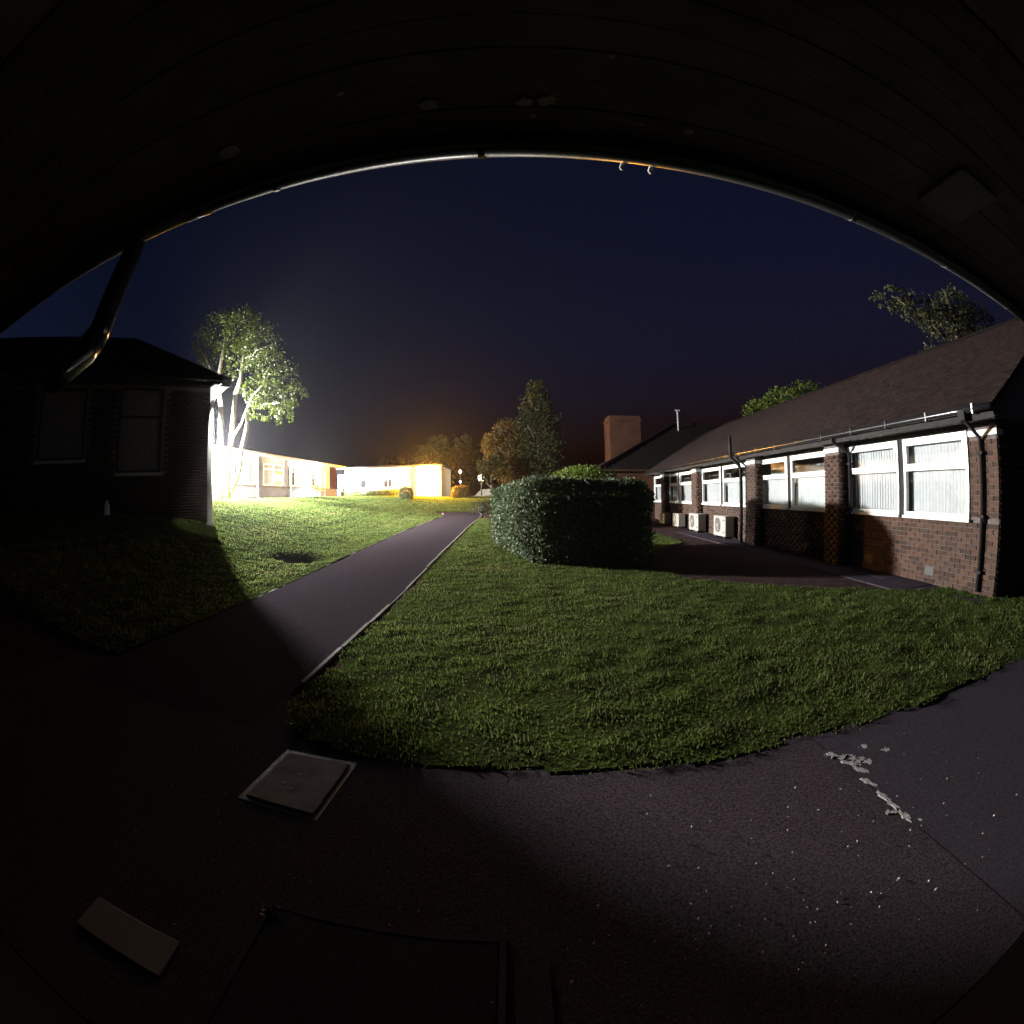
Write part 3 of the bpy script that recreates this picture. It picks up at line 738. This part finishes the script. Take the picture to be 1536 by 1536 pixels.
# lamp post at the corner of the dark wing
px_, py_ = -7.72, 9.99; pz_ = T(px_, py_)
lp = empty('lamp_post', (px_, py_, pz_), R(-38)); tag(lp, 'white lamp post with a wedge-shaped lit head at the corner of the dark wing', 'lamp post')
MB().lathe([(.12, -.1), (.12, .05), (.085, .12), (.075, 1.0), (.06, 3.25)], n=14).build('post', M['wpaint'], lp, True)
MB().add([(-.02, -.09, 3.60), (.40, -.07, 3.58), (-.02, -.06, 3.18), (-.02, .09, 3.60), (.40, .07, 3.58), (-.02, .06, 3.18)], [(0, 2, 1), (3, 4, 5), (0, 1, 4, 3), (1, 2, 5, 4), (0, 3, 5, 2)]).build('lamp_head', M['head'], lp)
MB().add([(-.10, -.14, 3.61), (.46, -.12, 3.59), (.46, .12, 3.59), (-.10, .14, 3.61), (-.06, -.06, 3.74), (.2, -.05, 3.70), (.2, .05, 3.70), (-.06, .06, 3.74)], [(3, 2, 1, 0), (4, 5, 6, 7), (0, 1, 5, 4), (1, 2, 6, 5), (2, 3, 7, 6), (3, 0, 4, 7)]).build('hood', M['blackr'], lp)
l = bpy.data.lights.new('lamp_post_glow', 'SPOT'); l.energy = 220; l.shadow_soft_size = .06; l.spot_size = R(42); l.spot_blend = .5; l.color = (1, .98, .94)
lo = bpy.data.objects.new('lamp_post_glow', l); C.objects.link(lo); lo.parent = lp; lo.location = (.22, 0, 3.30); lo.rotation_euler = (0, R(3), 0)

# street lanterns
def lantern(x, y, h, lab):
    z = T(x, y); r = empty('street_lamp', (x, y, z)); tag(r, lab, 'street lamp')
    MB().lathe([(.07, 0), (.07, .4), (.045, .45), (.035, h-.3)], n=10).build('post', M['conc'], r, True)
    MB().lathe([(.06, h-.3), (.17, h-.05), (.16, h-.04), (.0, h+.14)], n=10).build('lantern', M['lant'], r, True)
    MB().lathe([(.04, h-1.22), (.13, h-1.05), (.12, h-1.02), (.04, h-.95)], n=10).build('lower_lantern', M['lant'], r, True)
lantern(-4.95, 45, 2.45, 'tall post with two small pinkish lights beyond the far bush')
gl = empty('globe_lamp', (-2.85, 44, T(-2.85, 44))); tag(gl, 'bright round globe lamp glowing above the pale steps', 'lamp')
MB().lathe([(.05, 0), (.04, 1.35)], n=8).build('post', M['iron'], gl, True)
MB().lathe([(.1, 1.35), (.24, 1.47), (.3, 1.65), (.26, 1.85), (.12, 2.0), (.0, 2.02)], n=14).build('globe', M['globe'], gl, True)
l = bpy.data.lights.new('globe_glow', 'POINT'); l.energy = 260; l.shadow_soft_size = .3; l.color = (1, .92, .7)
lo = bpy.data.objects.new('globe_glow', l); C.objects.link(lo); lo.parent = gl; lo.location = (0, -.45, 1.7)
# pale steps and road
st = empty('steps', (-3.5, 44.6, T(-3, 44.6)-.1)); tag(st, 'pale concrete steps under the globe lamp', 'steps')
for i in range(4): MB().box(.16*i, 1.7, .3*i-.6, .3*i-.3, 0, .18*(i+1)).build('step', M['conc'], st)
rd = MB().add([(-9, 39.6, T(-6, 40)+.0), (6, 39.6, T(-2, 40)+.0), (6, 43.5, T(-2, 43)), (-9, 43.5, T(-6, 43))], [(0, 1, 2, 3)]).build('road', M['conc']); tag(rd, 'pale service road beyond the lawn', 'road', kind='structure')

# ------------------------------------------------------------------ vegetation
def leaves(name, P, size, m, parent=None, nrm=None, asp=.5, droop=.0):
    n = len(P)
    d = rng.normal(size=(n, 3)); d[:, 2] -= droop
    if nrm is not None: d += nrm*0.6
    d /= np.linalg.norm(d, axis=1)[:, None]
    s = rng.normal(size=(n, 3))
    if nrm is not None: s = np.cross(nrm + rng.normal(size=(n, 3))*.7, d)
    else: s = np.cross(s, d)
    s /= np.linalg.norm(s, axis=1)[:, None] + 1e-9
    L_ = (size*rng.uniform(.6, 1.35, n))[:, None]
    nn = np.cross(d, s)
    V = np.stack([P, P+d*L_*.45+s*L_*asp*.5+nn*L_*.08, P+d*L_, P+d*L_*.45-s*L_*asp*.5+nn*L_*.08], 1).reshape(-1, 3)
    b = np.arange(n)*4
    F = np.stack([b, b+1, b+2, b+3], 1)
    tone = np.clip(rng.normal(.5, .24, n), 0, 1)
    return np_mesh(name, V, F, m, parent, attr=tone)

def clumps(cs, n, hollow=.55):
    """points spread through ellipsoids (x,y,z,rx,ry,rz), denser towards their skins, in small sprays"""
    vol = np.array([c[3]*c[4]*c[5] for c in cs])**.75; vol /= vol.sum(); out = []
    for c, w in zip(cs, vol):
        k = max(8, int(n*w/14))
        d = rng.normal(size=(k, 3)); d /= np.linalg.norm(d, axis=1)[:, None]
        r = rng.uniform(hollow, 1, k)**.6
        ctr = np.array(c[:3]) + d*r[:, None]*np.array(c[3:6])
        q = np.repeat(ctr, 14, 0) + rng.normal(size=(k*14, 3))*np.array(c[3:6])*.13
        out.append(q)
    return np.concatenate(out)

def tree(name, base, limbs, cs, n, size, lm, bm, label, group=None, droop=0., cat='tree', asp=.5):
    r = empty(name, base); tag(r, label, cat, group)
    tb = MB()
    for pts, r0, r1 in limbs:
        k = len(pts); tb.tube([Vector(p)-Vector(base) for p in pts], [r0+(r1-r0)*i/(k-1) for i in range(k)], 7)
    tb.build('trunk', bm, r, True)
    P = clumps(cs, n) - np.array(base)
    leaves('crown', P, size, lm, r, droop=droop, asp=asp)
    return r

# multi-stemmed tree between the dark wing and the floodlit building
TS = 1.135; bx, by = -11.3, 15.6; bz = T(bx, by)
def wig(p, q, n=5, a=.15):
    p, q = Vector(p), Vector(q)
    return [p.lerp(q, i/(n-1)) + (Vector((random.uniform(-a, a), random.uniform(-a, a), 0)) if 0 < i < n-1 else Vector()) for i in range(n)]
limbs = [(wig((bx, by, bz-.2), (-11.5, 15.5, 5.2)), .16, .11), (wig((-11.5, 15.5, 5.2), (-11.9, 15.4, 9.3)), .11, .03),
         (wig((bx+.3, by, bz-.2), (-10.7, 15.4, 5.6)), .13, .09), (wig((-10.7, 15.4, 5.6), (-10.3, 15.3, 8.2)), .09, .025),
         (wig((bx+.45, by, bz+.3), (-10.0, 15.4, 5.0)), .10, .07), (wig((-10.0, 15.4, 5.0), (-9.0, 15.3, 6.6)), .07, .02),
         (wig((-10.9, 15.5, 3.4), (-9.6, 15.3, 5.4)), .07, .03), (wig((-10.3, 15.3, 7), (-9.0, 15.3, 7.4)), .05, .02),
         (wig((-11.6, 15.5, 6.0), (-12.8, 15.3, 7.8)), .07, .02), (wig((-9.9, 15.4, 5.2), (-8.6, 15.4, 5.0)), .05, .015)]
cs = [(-11.5, 15.4, 8.4, 1.0, 1.2, .9), (-10.5, 15.3, 8.3, .9, 1.2, .9), (-12.7, 15.5, 8.0, .7, 1.0, .6), (-9.7, 15.3, 7.5, .9, 1.0, .8),
      (-9.2, 15.2, 6.5, .9, 1.0, .7), (-8.5, 15.2, 5.9, .8, .9, .6), (-8.7, 15.2, 5.1, .7, .8, .55), (-9.6, 15.2, 5.6, .6, .8, .5), (-10.6, 15.1, 6.9, .5, .8, .7),
      (-8.15, 15.2, 4.6, .35, .5, .55), (-9.3, 15.2, 4.75, .45, .6, .35), (-7.75, 15.2, 5.2, .45, .6, .5), (-12.2, 15.5, 6.9, .5, .8, .5)]
far = lambda p: (p[0]*TS, p[1]*TS, 1.4+(p[2]-1.4)*TS)
limbs = [([far(p) for p in pts], a*TS, b*TS) for pts, a, b in limbs]
cs = [(*far(c[:3]), c[3]*TS, c[4]*TS, c[5]*TS) for c in cs]
tree('multi_stem_tree', far((bx, by, bz)), limbs, cs, 9800, .12, M['lime'], M['pbark'], 'floodlit lime green tree with several pale stems behind the dark wing corner', droop=.5)

# tall tree group behind the hedge
def simple_tree(name, x, y, h, cr, cs, n, size, lm, label, group=None, tr=.18, bm=None, clear=.3):
    z = T(x, y)
    limbs = [([(x, y, z-.2), (x+.05, y, z+h*clear), (x-.03, y, z+h*.9)], tr, tr*.3)]
    for k in range(6):
        a = k*2.1; q = z+h*(clear+.08*k)
        limbs.append(([(x, y, q), (x+.5*cr*math.cos(a), y+.5*cr*math.sin(a), q+h*.08), (x+cr*.85*math.cos(a), y+cr*.85*math.sin(a), q+h*.14)], tr*.4, tr*.12))
    return tree(name, (x, y, z), limbs, cs, n, size, lm, bm or M['bark'], label, group)
simple_tree('conifer', 1.95, 34, 9.0, 1.6, [(1.95, 34, 9.0, .75, .8, .9), (1.9, 34, 8.0, 1.2, 1.2, 1.0), (2.1, 34, 6.8, 1.5, 1.5, 1.2), (2.2, 34, 5.4, 1.55, 1.6, 1.3), (2.1, 34, 4.0, 1.5, 1.6, 1.2), (2.2, 34, 2.8, 1.3, 1.4, .9)], 11000, .2, M['dleaf'], 'tall tapering dark green tree, highest of the group behind the hedge', 'trees beyond the hedge')
simple_tree('broad_tree', -.1, 35, 6.4, 1.9, [(-.3, 35, 6.3, 1.0, 1.2, .8), (.7, 35, 5.9, 1.2, 1.2, 1.0), (-1.3, 35, 5.2, .9, 1.2, .9), (-.2, 35, 4.5, 1.6, 1.4, 1.0), (.9, 35, 3.8, 1.5, 1.2, 1.2), (-1.2, 35, 3.8, .8, 1, .8), (.3, 35, 2.9, 1.4, 1.2, .8)], 12000, .19, M['rleaf'], 'rounded russet brown tree left of the tall tapering tree', 'trees beyond the hedge')
simple_tree('small_tree', -1.35, 31, 2.9, .9, [(-1.7, 31, 3.4, .5, .6, .5), (-1.2, 31, 3.7, .6, .6, .45), (-1.9, 31, 2.7, .3, .4, .4), (-.8, 31, 3.1, .5, .5, .5)], 3000, .14, M['dleaf'], 'small drooping orange-lit tree with a bare trunk at the end of the path', 'trees beyond the hedge', tr=.13)
# orange-lit trees behind the far white building
for i, (x, y, h, w, lab) in enumerate([(-15.2, 56, 4.8, 1.8, 'low dark tree at the left of the row behind the far white building'), (-11.6, 57, 6.0, 2.2, 'orange-lit tree directly above the flat white roof'),
        (-8.2, 52, 6.6, 2.0, 'orange-lit tree above the sodium lamp'), (-5.2, 50, 6.4, 1.7, 'dark russet tree behind the twin-light post'), (-2.3, 56, 7.0, 2.2, 'dim brown tree behind the globe lamp')]):
    z = T(x, y)
    simple_tree('background_tree', x, y, h, w, [(x, y, z+h*.85, w*.6, w*.6, h*.18), (x-.4*w, y, z+h*.6, w*.7, w*.7, h*.22), (x+.5*w, y, z+h*.55, w*.7, w*.7, h*.24), (x, y, z+h*.35, w*.8, w*.8, h*.2)], 4200, .26, M['rleaf'] if i % 2 else M['dleaf'], lab, 'trees behind the far white building')
# trees behind the right-hand roof
simple_tree('roof_line_tree', 14, 20, 6.0, 2.2, [(12.4, 20, 5.3, 1.2, 1, .7), (13.8, 20, 5.9, 1.4, 1.2, .8), (15.2, 20, 6.3, 1.2, 1.2, .8), (14, 20, 4.5, 2, 1.5, 1)], 6000, .16, M['green'], 'yellow-green tree top showing over the roof ridge')
limbs = [([(15.5, 9, -.2), (15.4, 9, 4.5), (15.2, 9, 8.5)], .3, .08), ([(15.4, 9, 5.8), (13.5, 9, 6.9), (11.3, 9, 7.25)], .12, .02), ([(15.4, 9, 5), (17.5, 9, 7.2), (19, 9, 8)], .12, .03), ([(15.4, 9, 4.5), (13.9, 9, 5.6), (12.6, 9, 6.0)], .09, .02)]
tree('overhanging_tree', (15.5, 9, 0), limbs, [(11.3, 9, 7.15, .9, .7, .28), (12.6, 9, 7.2, .9, .8, .4), (14.2, 9, 7.0, 1.0, 1, .55), (15.5, 9, 7.6, 1.4, 1, .9), (17.3, 9, 7.6, 1.5, 1, .9), (14.2, 9, 5.9, 1.0, .8, .5), (16.2, 9, 6.0, 1.6, 1, .8), (18.5, 9, 6.7, 1.5, 1, .9), (13.0, 9, 5.6, .7, .6, .3)], 9000, .13, M['dleaf'], M['bark'], 'dim spreading tree whose branch reaches over the roof ridge', droop=.3)

# hedge
hd = empty('hedge', (1.3, 9.2, 0)); tag(hd, 'big square-clipped hedge on the lawn, leaves lit along its left side', 'hedge')
HQ = [Vector((.22, 8.95)), Vector((2.50, 8.35)), Vector((3.45, 12.2)), Vector((-.52, 12.9))]
def hedge_pts(quad, h, n, bulge=.17):
    P, Nn = [], []
    per = [(quad[i], quad[(i+1) % 4]) for i in range(4)]
    tot = sum((b-a).length for a, b in per)*h
    for a, b in per:
        k = int(n*.8*(b-a).length*h/tot); t = rng.random(k); z = rng.random(k)**.9*h
        d = (b-a).normalized(); nr = np.array([d.y, -d.x, 0.])
        p = np.stack([a.x+(b.x-a.x)*t, a.y+(b.y-a.y)*t, z], 1)
        bu = bulge*(smooth_noise(p[:, 0]*1.2+p[:, 1], p[:, 2]*1.5, 3.0)+.3*rng.normal(size=k)) - .26*sm((z-h+.38)/.42)**2 - .16*sm((.4-z)/.4) - .22*np.maximum(sm(1-t*(b-a).length/.45), sm(1-(1-t)*(b-a).length/.45))**2 + np.where(rng.random(k) < .05, rng.uniform(0, .12, k), 0)
        P.append(p+nr*bu[:, None]); Nn.append(np.repeat(nr[None], k, 0))
    k = int(n*.3); s, t = rng.random(k), rng.random(k)
    q = [np.array(v) for v in quad]
    xy = (q[0][None]*((1-s)*(1-t))[:, None] + q[1][None]*(s*(1-t))[:, None] + q[2][None]*(s*t)[:, None] + q[3][None]*((1-s)*t)[:, None])
    edge = np.minimum(np.minimum(s, 1-s), np.minimum(t, 1-t)); z = h + .09*smooth_noise(xy[:, 0], xy[:, 1], 3.0)+.03*rng.normal(size=k) - .14*sm(1-edge/.16)**2 + np.where(rng.random(k) < .04, rng.uniform(0, .14, k), 0)
    P.append(np.column_stack([xy, z])); Nn.append(np.repeat(np.array([[0, 0, 1.]]), k, 0))
    return np.concatenate(P), np.concatenate(Nn)
P, Nn = hedge_pts(HQ, 1.60, 56000)
leaves('foliage', P-np.array([1.3, 9.2, 0]), .066, M['hedge'], hd, nrm=Nn, asp=.55)
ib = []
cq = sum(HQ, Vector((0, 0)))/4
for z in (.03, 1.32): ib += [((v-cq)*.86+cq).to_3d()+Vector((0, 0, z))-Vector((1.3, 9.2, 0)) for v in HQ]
MB().add(ib, [(3, 2, 1, 0), (4, 5, 6, 7), (0, 1, 5, 4), (1, 2, 6, 5), (2, 3, 7, 6), (3, 0, 4, 7)]).build('hedge_core', M['dark'], hd)  # solid dark core added behind the leaves as the shaded inside
# bush behind it, round bushes, low shrub, low hedge
def bush(name, c, rad, n, size, lm, label, cat='bush', group=None):
    r = empty(name, (c[0], c[1], T(c[0], c[1]))); tag(r, label, cat, group)
    d = rng.normal(size=(n, 3)); d[:, 2] = np.abs(d[:, 2])*1.0; d /= np.linalg.norm(d, axis=1)[:, None]
    sq = 1.0/np.maximum(np.abs(d).max(1), .72)**.6
    P = d*sq[:, None]*rng.uniform(.82, 1.03, n)[:, None]*np.array(rad)
    P[:, 2] = np.maximum(P[:, 2], .02)
    leaves('foliage', P, size, lm, r, nrm=d)
    MB().lathe([(rad[0]*.5, 0), (rad[0]*.6, rad[2]*.35), (rad[0]*.4, rad[2]*.6), (.01, rad[2]*.7)], n=12).build('stems', M['dark'], r, True)  # dark lathed core added as the shaded inside of the bush
    return r
bush('mound_bush', (3.0, 19.0), (1.5, 1.2, 2.42), 9000, .12, M['green'], 'lit rounded bush top rising behind the square hedge')
bush('clipped_bush', (-4.05, 37.0), (.72, .7, .92), 4500, .11, M['rleaf'], 'round orange-lit bush nearest the twin-light post')
bush('clipped_bush', (-7.65, 33.2), (.48, .5, .82), 3200, .1, M['hedge'], 'small clipped bush in front of the far white building')
bush('low_shrub', (-1.55, 26.8), (.75, .6, .62), 2200, .08, M['dleaf'], 'low dark shrub beside the far end of the path', 'shrub')
lh = empty('low_hedge', (-11.4, 38.1, T(-11.4, 38.1))); tag(lh, 'low green hedge along the foot of the far white building', 'hedge')
P = np.column_stack([rng.uniform(-2.9, 2.3, 5000), rng.uniform(-.3, .3, 5000), rng.uniform(0, .5, 5000)])
leaves('foliage', P, .09, M['green'], lh)
# small tufts growing through the patio edge
for x, y, s_, lab in [(-.83, .86, .05, 'tiny pale weed growing at the corner of the door mat')]:
    r = empty('weed', (x, y, -.02)); tag(r, lab, 'weed')
    P = rng.normal(size=(22, 3))*np.array([.03, .022, .004]); P[:, 2] = np.abs(P[:, 2])+.012
    leaves('leaf_tuft', P, .022, M['petal'], r, nrm=np.repeat(np.array([[0, 0, 1.]]), 22, 0))['kind'] = 'stuff'

# ------------------------------------------------------------------ own eaves overhead
oe = empty('porch_eaves', (0, 0, 0)); tag(oe, 'dark boarded eaves and gutter close overhead', 'eaves')
yb = -.06
i = 0
for k in range(9):
    y0 = -.05+.14*k
    MB().box(-7, 9, y0+.002, y0+.137, 2.60+.003*(k % 2), 2.625).build('soffit_board', M['soffit'], oe)
MB().box(-7, 9, 1.205, 1.235, 2.54, 2.75).build('fascia', M['blackr'], oe)
MB().box(-7, 9, -.4, 1.3, 2.76, 2.82).build('roof_deck', M['flat'], oe)
def halfpipe(x0, x1, y, z, r, n=18):
    m_ = MB(); vs, fs = [], []
    a = [math.pi+math.pi*k/n for k in range(n+1)]
    pts = [(y+r*math.cos(t), z+r*math.sin(t)) for t in a]+[(y+(r-.006)*math.cos(t), z+(r-.006)*math.sin(t)) for t in reversed(a)]
    q = len(pts); vs = [(x, p[0], p[1]) for x in (x0, x1) for p in pts]
    fs = [(k, (k+1) % q, q+(k+1) % q, q+k) for k in range(q)]+[tuple(range(q-1, -1, -1)), tuple(range(q, 2*q))]
    return m_.add(vs, fs)
gut = halfpipe(-7, -1.30, 1.29, 2.615, .056).build('gutter', M['gutp'], oe, True)
gut2 = halfpipe(-1.27, 9, 1.29, 2.615, .056).build('gutter', M['gutp'], oe, True)
halfpipe(-1.36, -1.22, 1.29, 2.618, .063).build('gutter_union', M['gutp'], oe, True)
for x in (-3.6, -2.6, -.9, -.1, 1.5, 2.3, 3.2): halfpipe(x, x+.025, 1.29, 2.617, .0615).build('gutter_bracket', M['black'], oe)
for x in (.425, .535): MB().tube([(x+.02, 1.24, 2.66), (x+.01, 1.33, 2.60), (x, 1.35, 2.57), (x-.005, 1.33, 2.545)], [.004, .007, .009, .011], 6).build('gutter_clip', M['wpaint'], oe, True)
# swan-neck downpipe
sp = MB().tube([(-1.70, 1.30, 2.60), (-1.70, 1.29, 2.47), (-1.705, 1.22, 2.10), (-1.71, 1.19, 2.02)], [.05, .058, .058, .062], 12).tube([(-1.708, 1.20, 2.06), (-1.712, 1.15, 1.98), (-1.725, 1.05, 1.885), (-1.73, .98, 1.84)], [.066, .066, .06, .058], 12).build('swan_neck_pipe', M['black'], oe, True)
# cobwebs and stains on the boards
def blob(name, x, y, r, z, m, parent, n=11):
    pts = [(x+r*(1+random.uniform(-.35, .35))*math.cos(2*math.pi*k/n), y+.8*r*(1+random.uniform(-.35, .35))*math.sin(2*math.pi*k/n), z) for k in range(n)]
    lo_ = [(p[0], p[1], z+.004) for p in pts]
    return MB().add(pts+lo_, [tuple(range(n-1, -1, -1)), tuple(range(n, 2*n))]+[(k, (k+1) % n, n+(k+1) % n, n+k) for k in range(n)]).build(name, m, parent)
for x, y, r in [(-.24, 1.03, .03), (.06, 1.04, .026), (.13, 1.03, .03), (.09, 1.11, .014), (-.97, 1.02, .04), (.45, 1.11, .012), (.62, 1.10, .02), (-.5, .9, .012), (.3, .8, .01)]:
    blob('cobweb', x, y, r, 2.592, M['web'], oe)
for x0, y0, x1, y1 in [(.3, 1.09, .65, 1.12), (-.3, 1.16, -.18, 1.15), (.0, 1.17, .08, 1.14), (-.75, 1.1, -.6, 1.12), (.1, .95, .16, 1.0)]:
    MB().tube([(x0, y0, 2.59), ((x0+x1)/2, (y0+y1)/2, 2.583), (x1, y1, 2.59)], .0022, 5).build('cobweb_strand', M['web'], oe)
vb = MB().bev(1.70, 2.02, .62, .96, .03, .05, .006).build('eaves_vent', M['soffit2'], oe); vb.location = (0, 0, 2.55)
ow = MB().box(-7, 9, -.4, -.06, -.1, 2.6).build('house_wall', M['nightwall']); tag(ow, 'house wall behind the viewpoint, darkness put into its colour', 'wall', kind='structure')

# ------------------------------------------------------------------ things on the patio
mc = empty('manhole_cover', (-1.06, 1.75, -.010), R(-4)); tag(mc, 'pale square concrete manhole cover sunk in a dark frame', 'manhole cover')
MB().bev(-.185, .185, -.235, .235, -.03, .010, .003).build('lid', M['cover'], mc)
fr = MB(); a, b = .22, .27
fr.box(-a, a, -b, -b+.03, -.02, .002); fr.box(-a, a, b-.03, b, -.02, .002); fr.box(-a, -a+.03, -b+.03, b-.03, -.02, .002); fr.box(a-.03, a, -b+.03, b-.03, -.02, .002)
fr.build('frame', M['iron'], mc)
for x, y in ((-.03, .04), (-.06, -.06), (.0, -.09)): MB().lathe([(.012, .0102), (.009, .012)], (x, y, 0), 8).build('lifting_eye', M['iron'], mc)
dm = empty('door_mat', (-.43, .45, -.010)); tag(dm, 'dark rubber door mat with a raised border', 'door mat')
MB().bev(-.398, .368, -.42, .438, 0, .007, .003).build('pad', M['mat'], dm)
rm_ = MB(); rm_.box(-.42, .39, .44, .462, 0, .009); rm_.box(.37, .392, -.42, .44, 0, .009); rm_.box(-.42, -.40, -.42, .44, 0, .009)
rm_.build('border', M['mat2'], dm)
sb = MB().bev(-.01, .09, .1, .78, -.010, -.004, .002).build('concrete_strip', M['pave']); tag(sb, 'narrow pale concrete strip right of the door mat', 'kerb')
cb = MB().bev(-.21, .21, -.10, .10, 0, .007, .003).build('concrete_block', M['pale']); cb.location = (-1.27, .43, -.010); cb.rotation_euler = (0, 0, R(3)); tag(cb, 'grey concrete slab offcut lying on the patio at lower left', 'slab')
# worn white paint
def shard(mb, cx_, cy_, w, h, rot, n=17, jag=.55):
    pts = []
    for k in range(n):
        t = 2*math.pi*k/n; r = 1+random.uniform(-jag, jag); x, y = w*r*math.cos(t), 1.9*h*r*math.sin(t)
        pts.append((cx_+x*math.cos(rot)-y*math.sin(rot), cy_+x*math.sin(rot)+y*math.cos(rot), -.0045))
    mb.add(pts+[(p[0], p[1], -.0105) for p in pts], [tuple(range(n))]+[(k, n+k, n+(k+1) % n, (k+1) % n) for k in range(n)])
wp = empty('painted_line')
for a_ in [(1.655, 1.66, .035, .012, -.9), (1.70, 1.60, .03, .018, -1.0), (1.735, 1.565, .045, .014, -.5), (1.70, 1.53, .05, .012, -1.2), (1.76, 1.53, .04, .012, .1), (1.795, 1.49, .03, .012, -.4), (1.705, 1.455, .05, .01, -1.3), (1.74, 1.60, .02, .01, .8),
           (1.672, 1.33, .05, .008, -1.35), (1.665, 1.19, .045, .007, -1.5), (1.66, 1.10, .045, .007, -1.5), (1.655, .98, .05, .008, -1.5), (1.63, 1.04, .02, .007, -.3), (1.60, 1.06, .012, .007, -.3), (1.89, 1.63, .02, .012, -.4), (1.98, 1.52, .025, .014, -.8), (1.70, .90, .012, .006, -1)]:
    fl = MB(); shard(fl, *a_); fl.build('paint_flake', M['mark'], wp)
tag(wp, 'worn flaking white paint line on the paving at right', 'painted line')
# fallen petals and grit
n = 330
x = np.concatenate([rng.normal(.75, .45, n//2), rng.uniform(-1.8, 2.4, n-n//2)]); y = np.concatenate([rng.normal(.78, .22, n//2), rng.uniform(.3, 2.0, n-n//2)])
P = np.column_stack([x, y, np.full(n, -.001)])
L_ = leaves('fallen_petals', P, .012, M['petal'], nrm=np.repeat(np.array([[0, 0, .6]]), n, 0), asp=.6)
tag(L_, 'scattered pale petals and grit on the patio', 'petals', kind='stuff')

# ------------------------------------------------------------------ added in place of lens bloom: thin mist
HAZE = 0.00045
hm = bpy.data.materials.new('bloom_haze'); hm.use_nodes = True
hn = hm.node_tree; hn.nodes.remove(hn.nodes['Principled BSDF'])
pvn = hn.nodes.new('ShaderNodeVolumePrincipled'); pvn.inputs['Color'].default_value = (.9, .92, 1, 1); pvn.inputs['Density'].default_value = HAZE; pvn.inputs['Anisotropy'].default_value = .86
hn.links.new(pvn.outputs[0], hn.nodes['Material Output'].inputs['Volume'])
hz = MB().box(-175, 175, -50, 255, -3, 14).build('haze', hm); tag(hz, 'added thin mist glowing around the lamps', 'haze', kind='stuff')
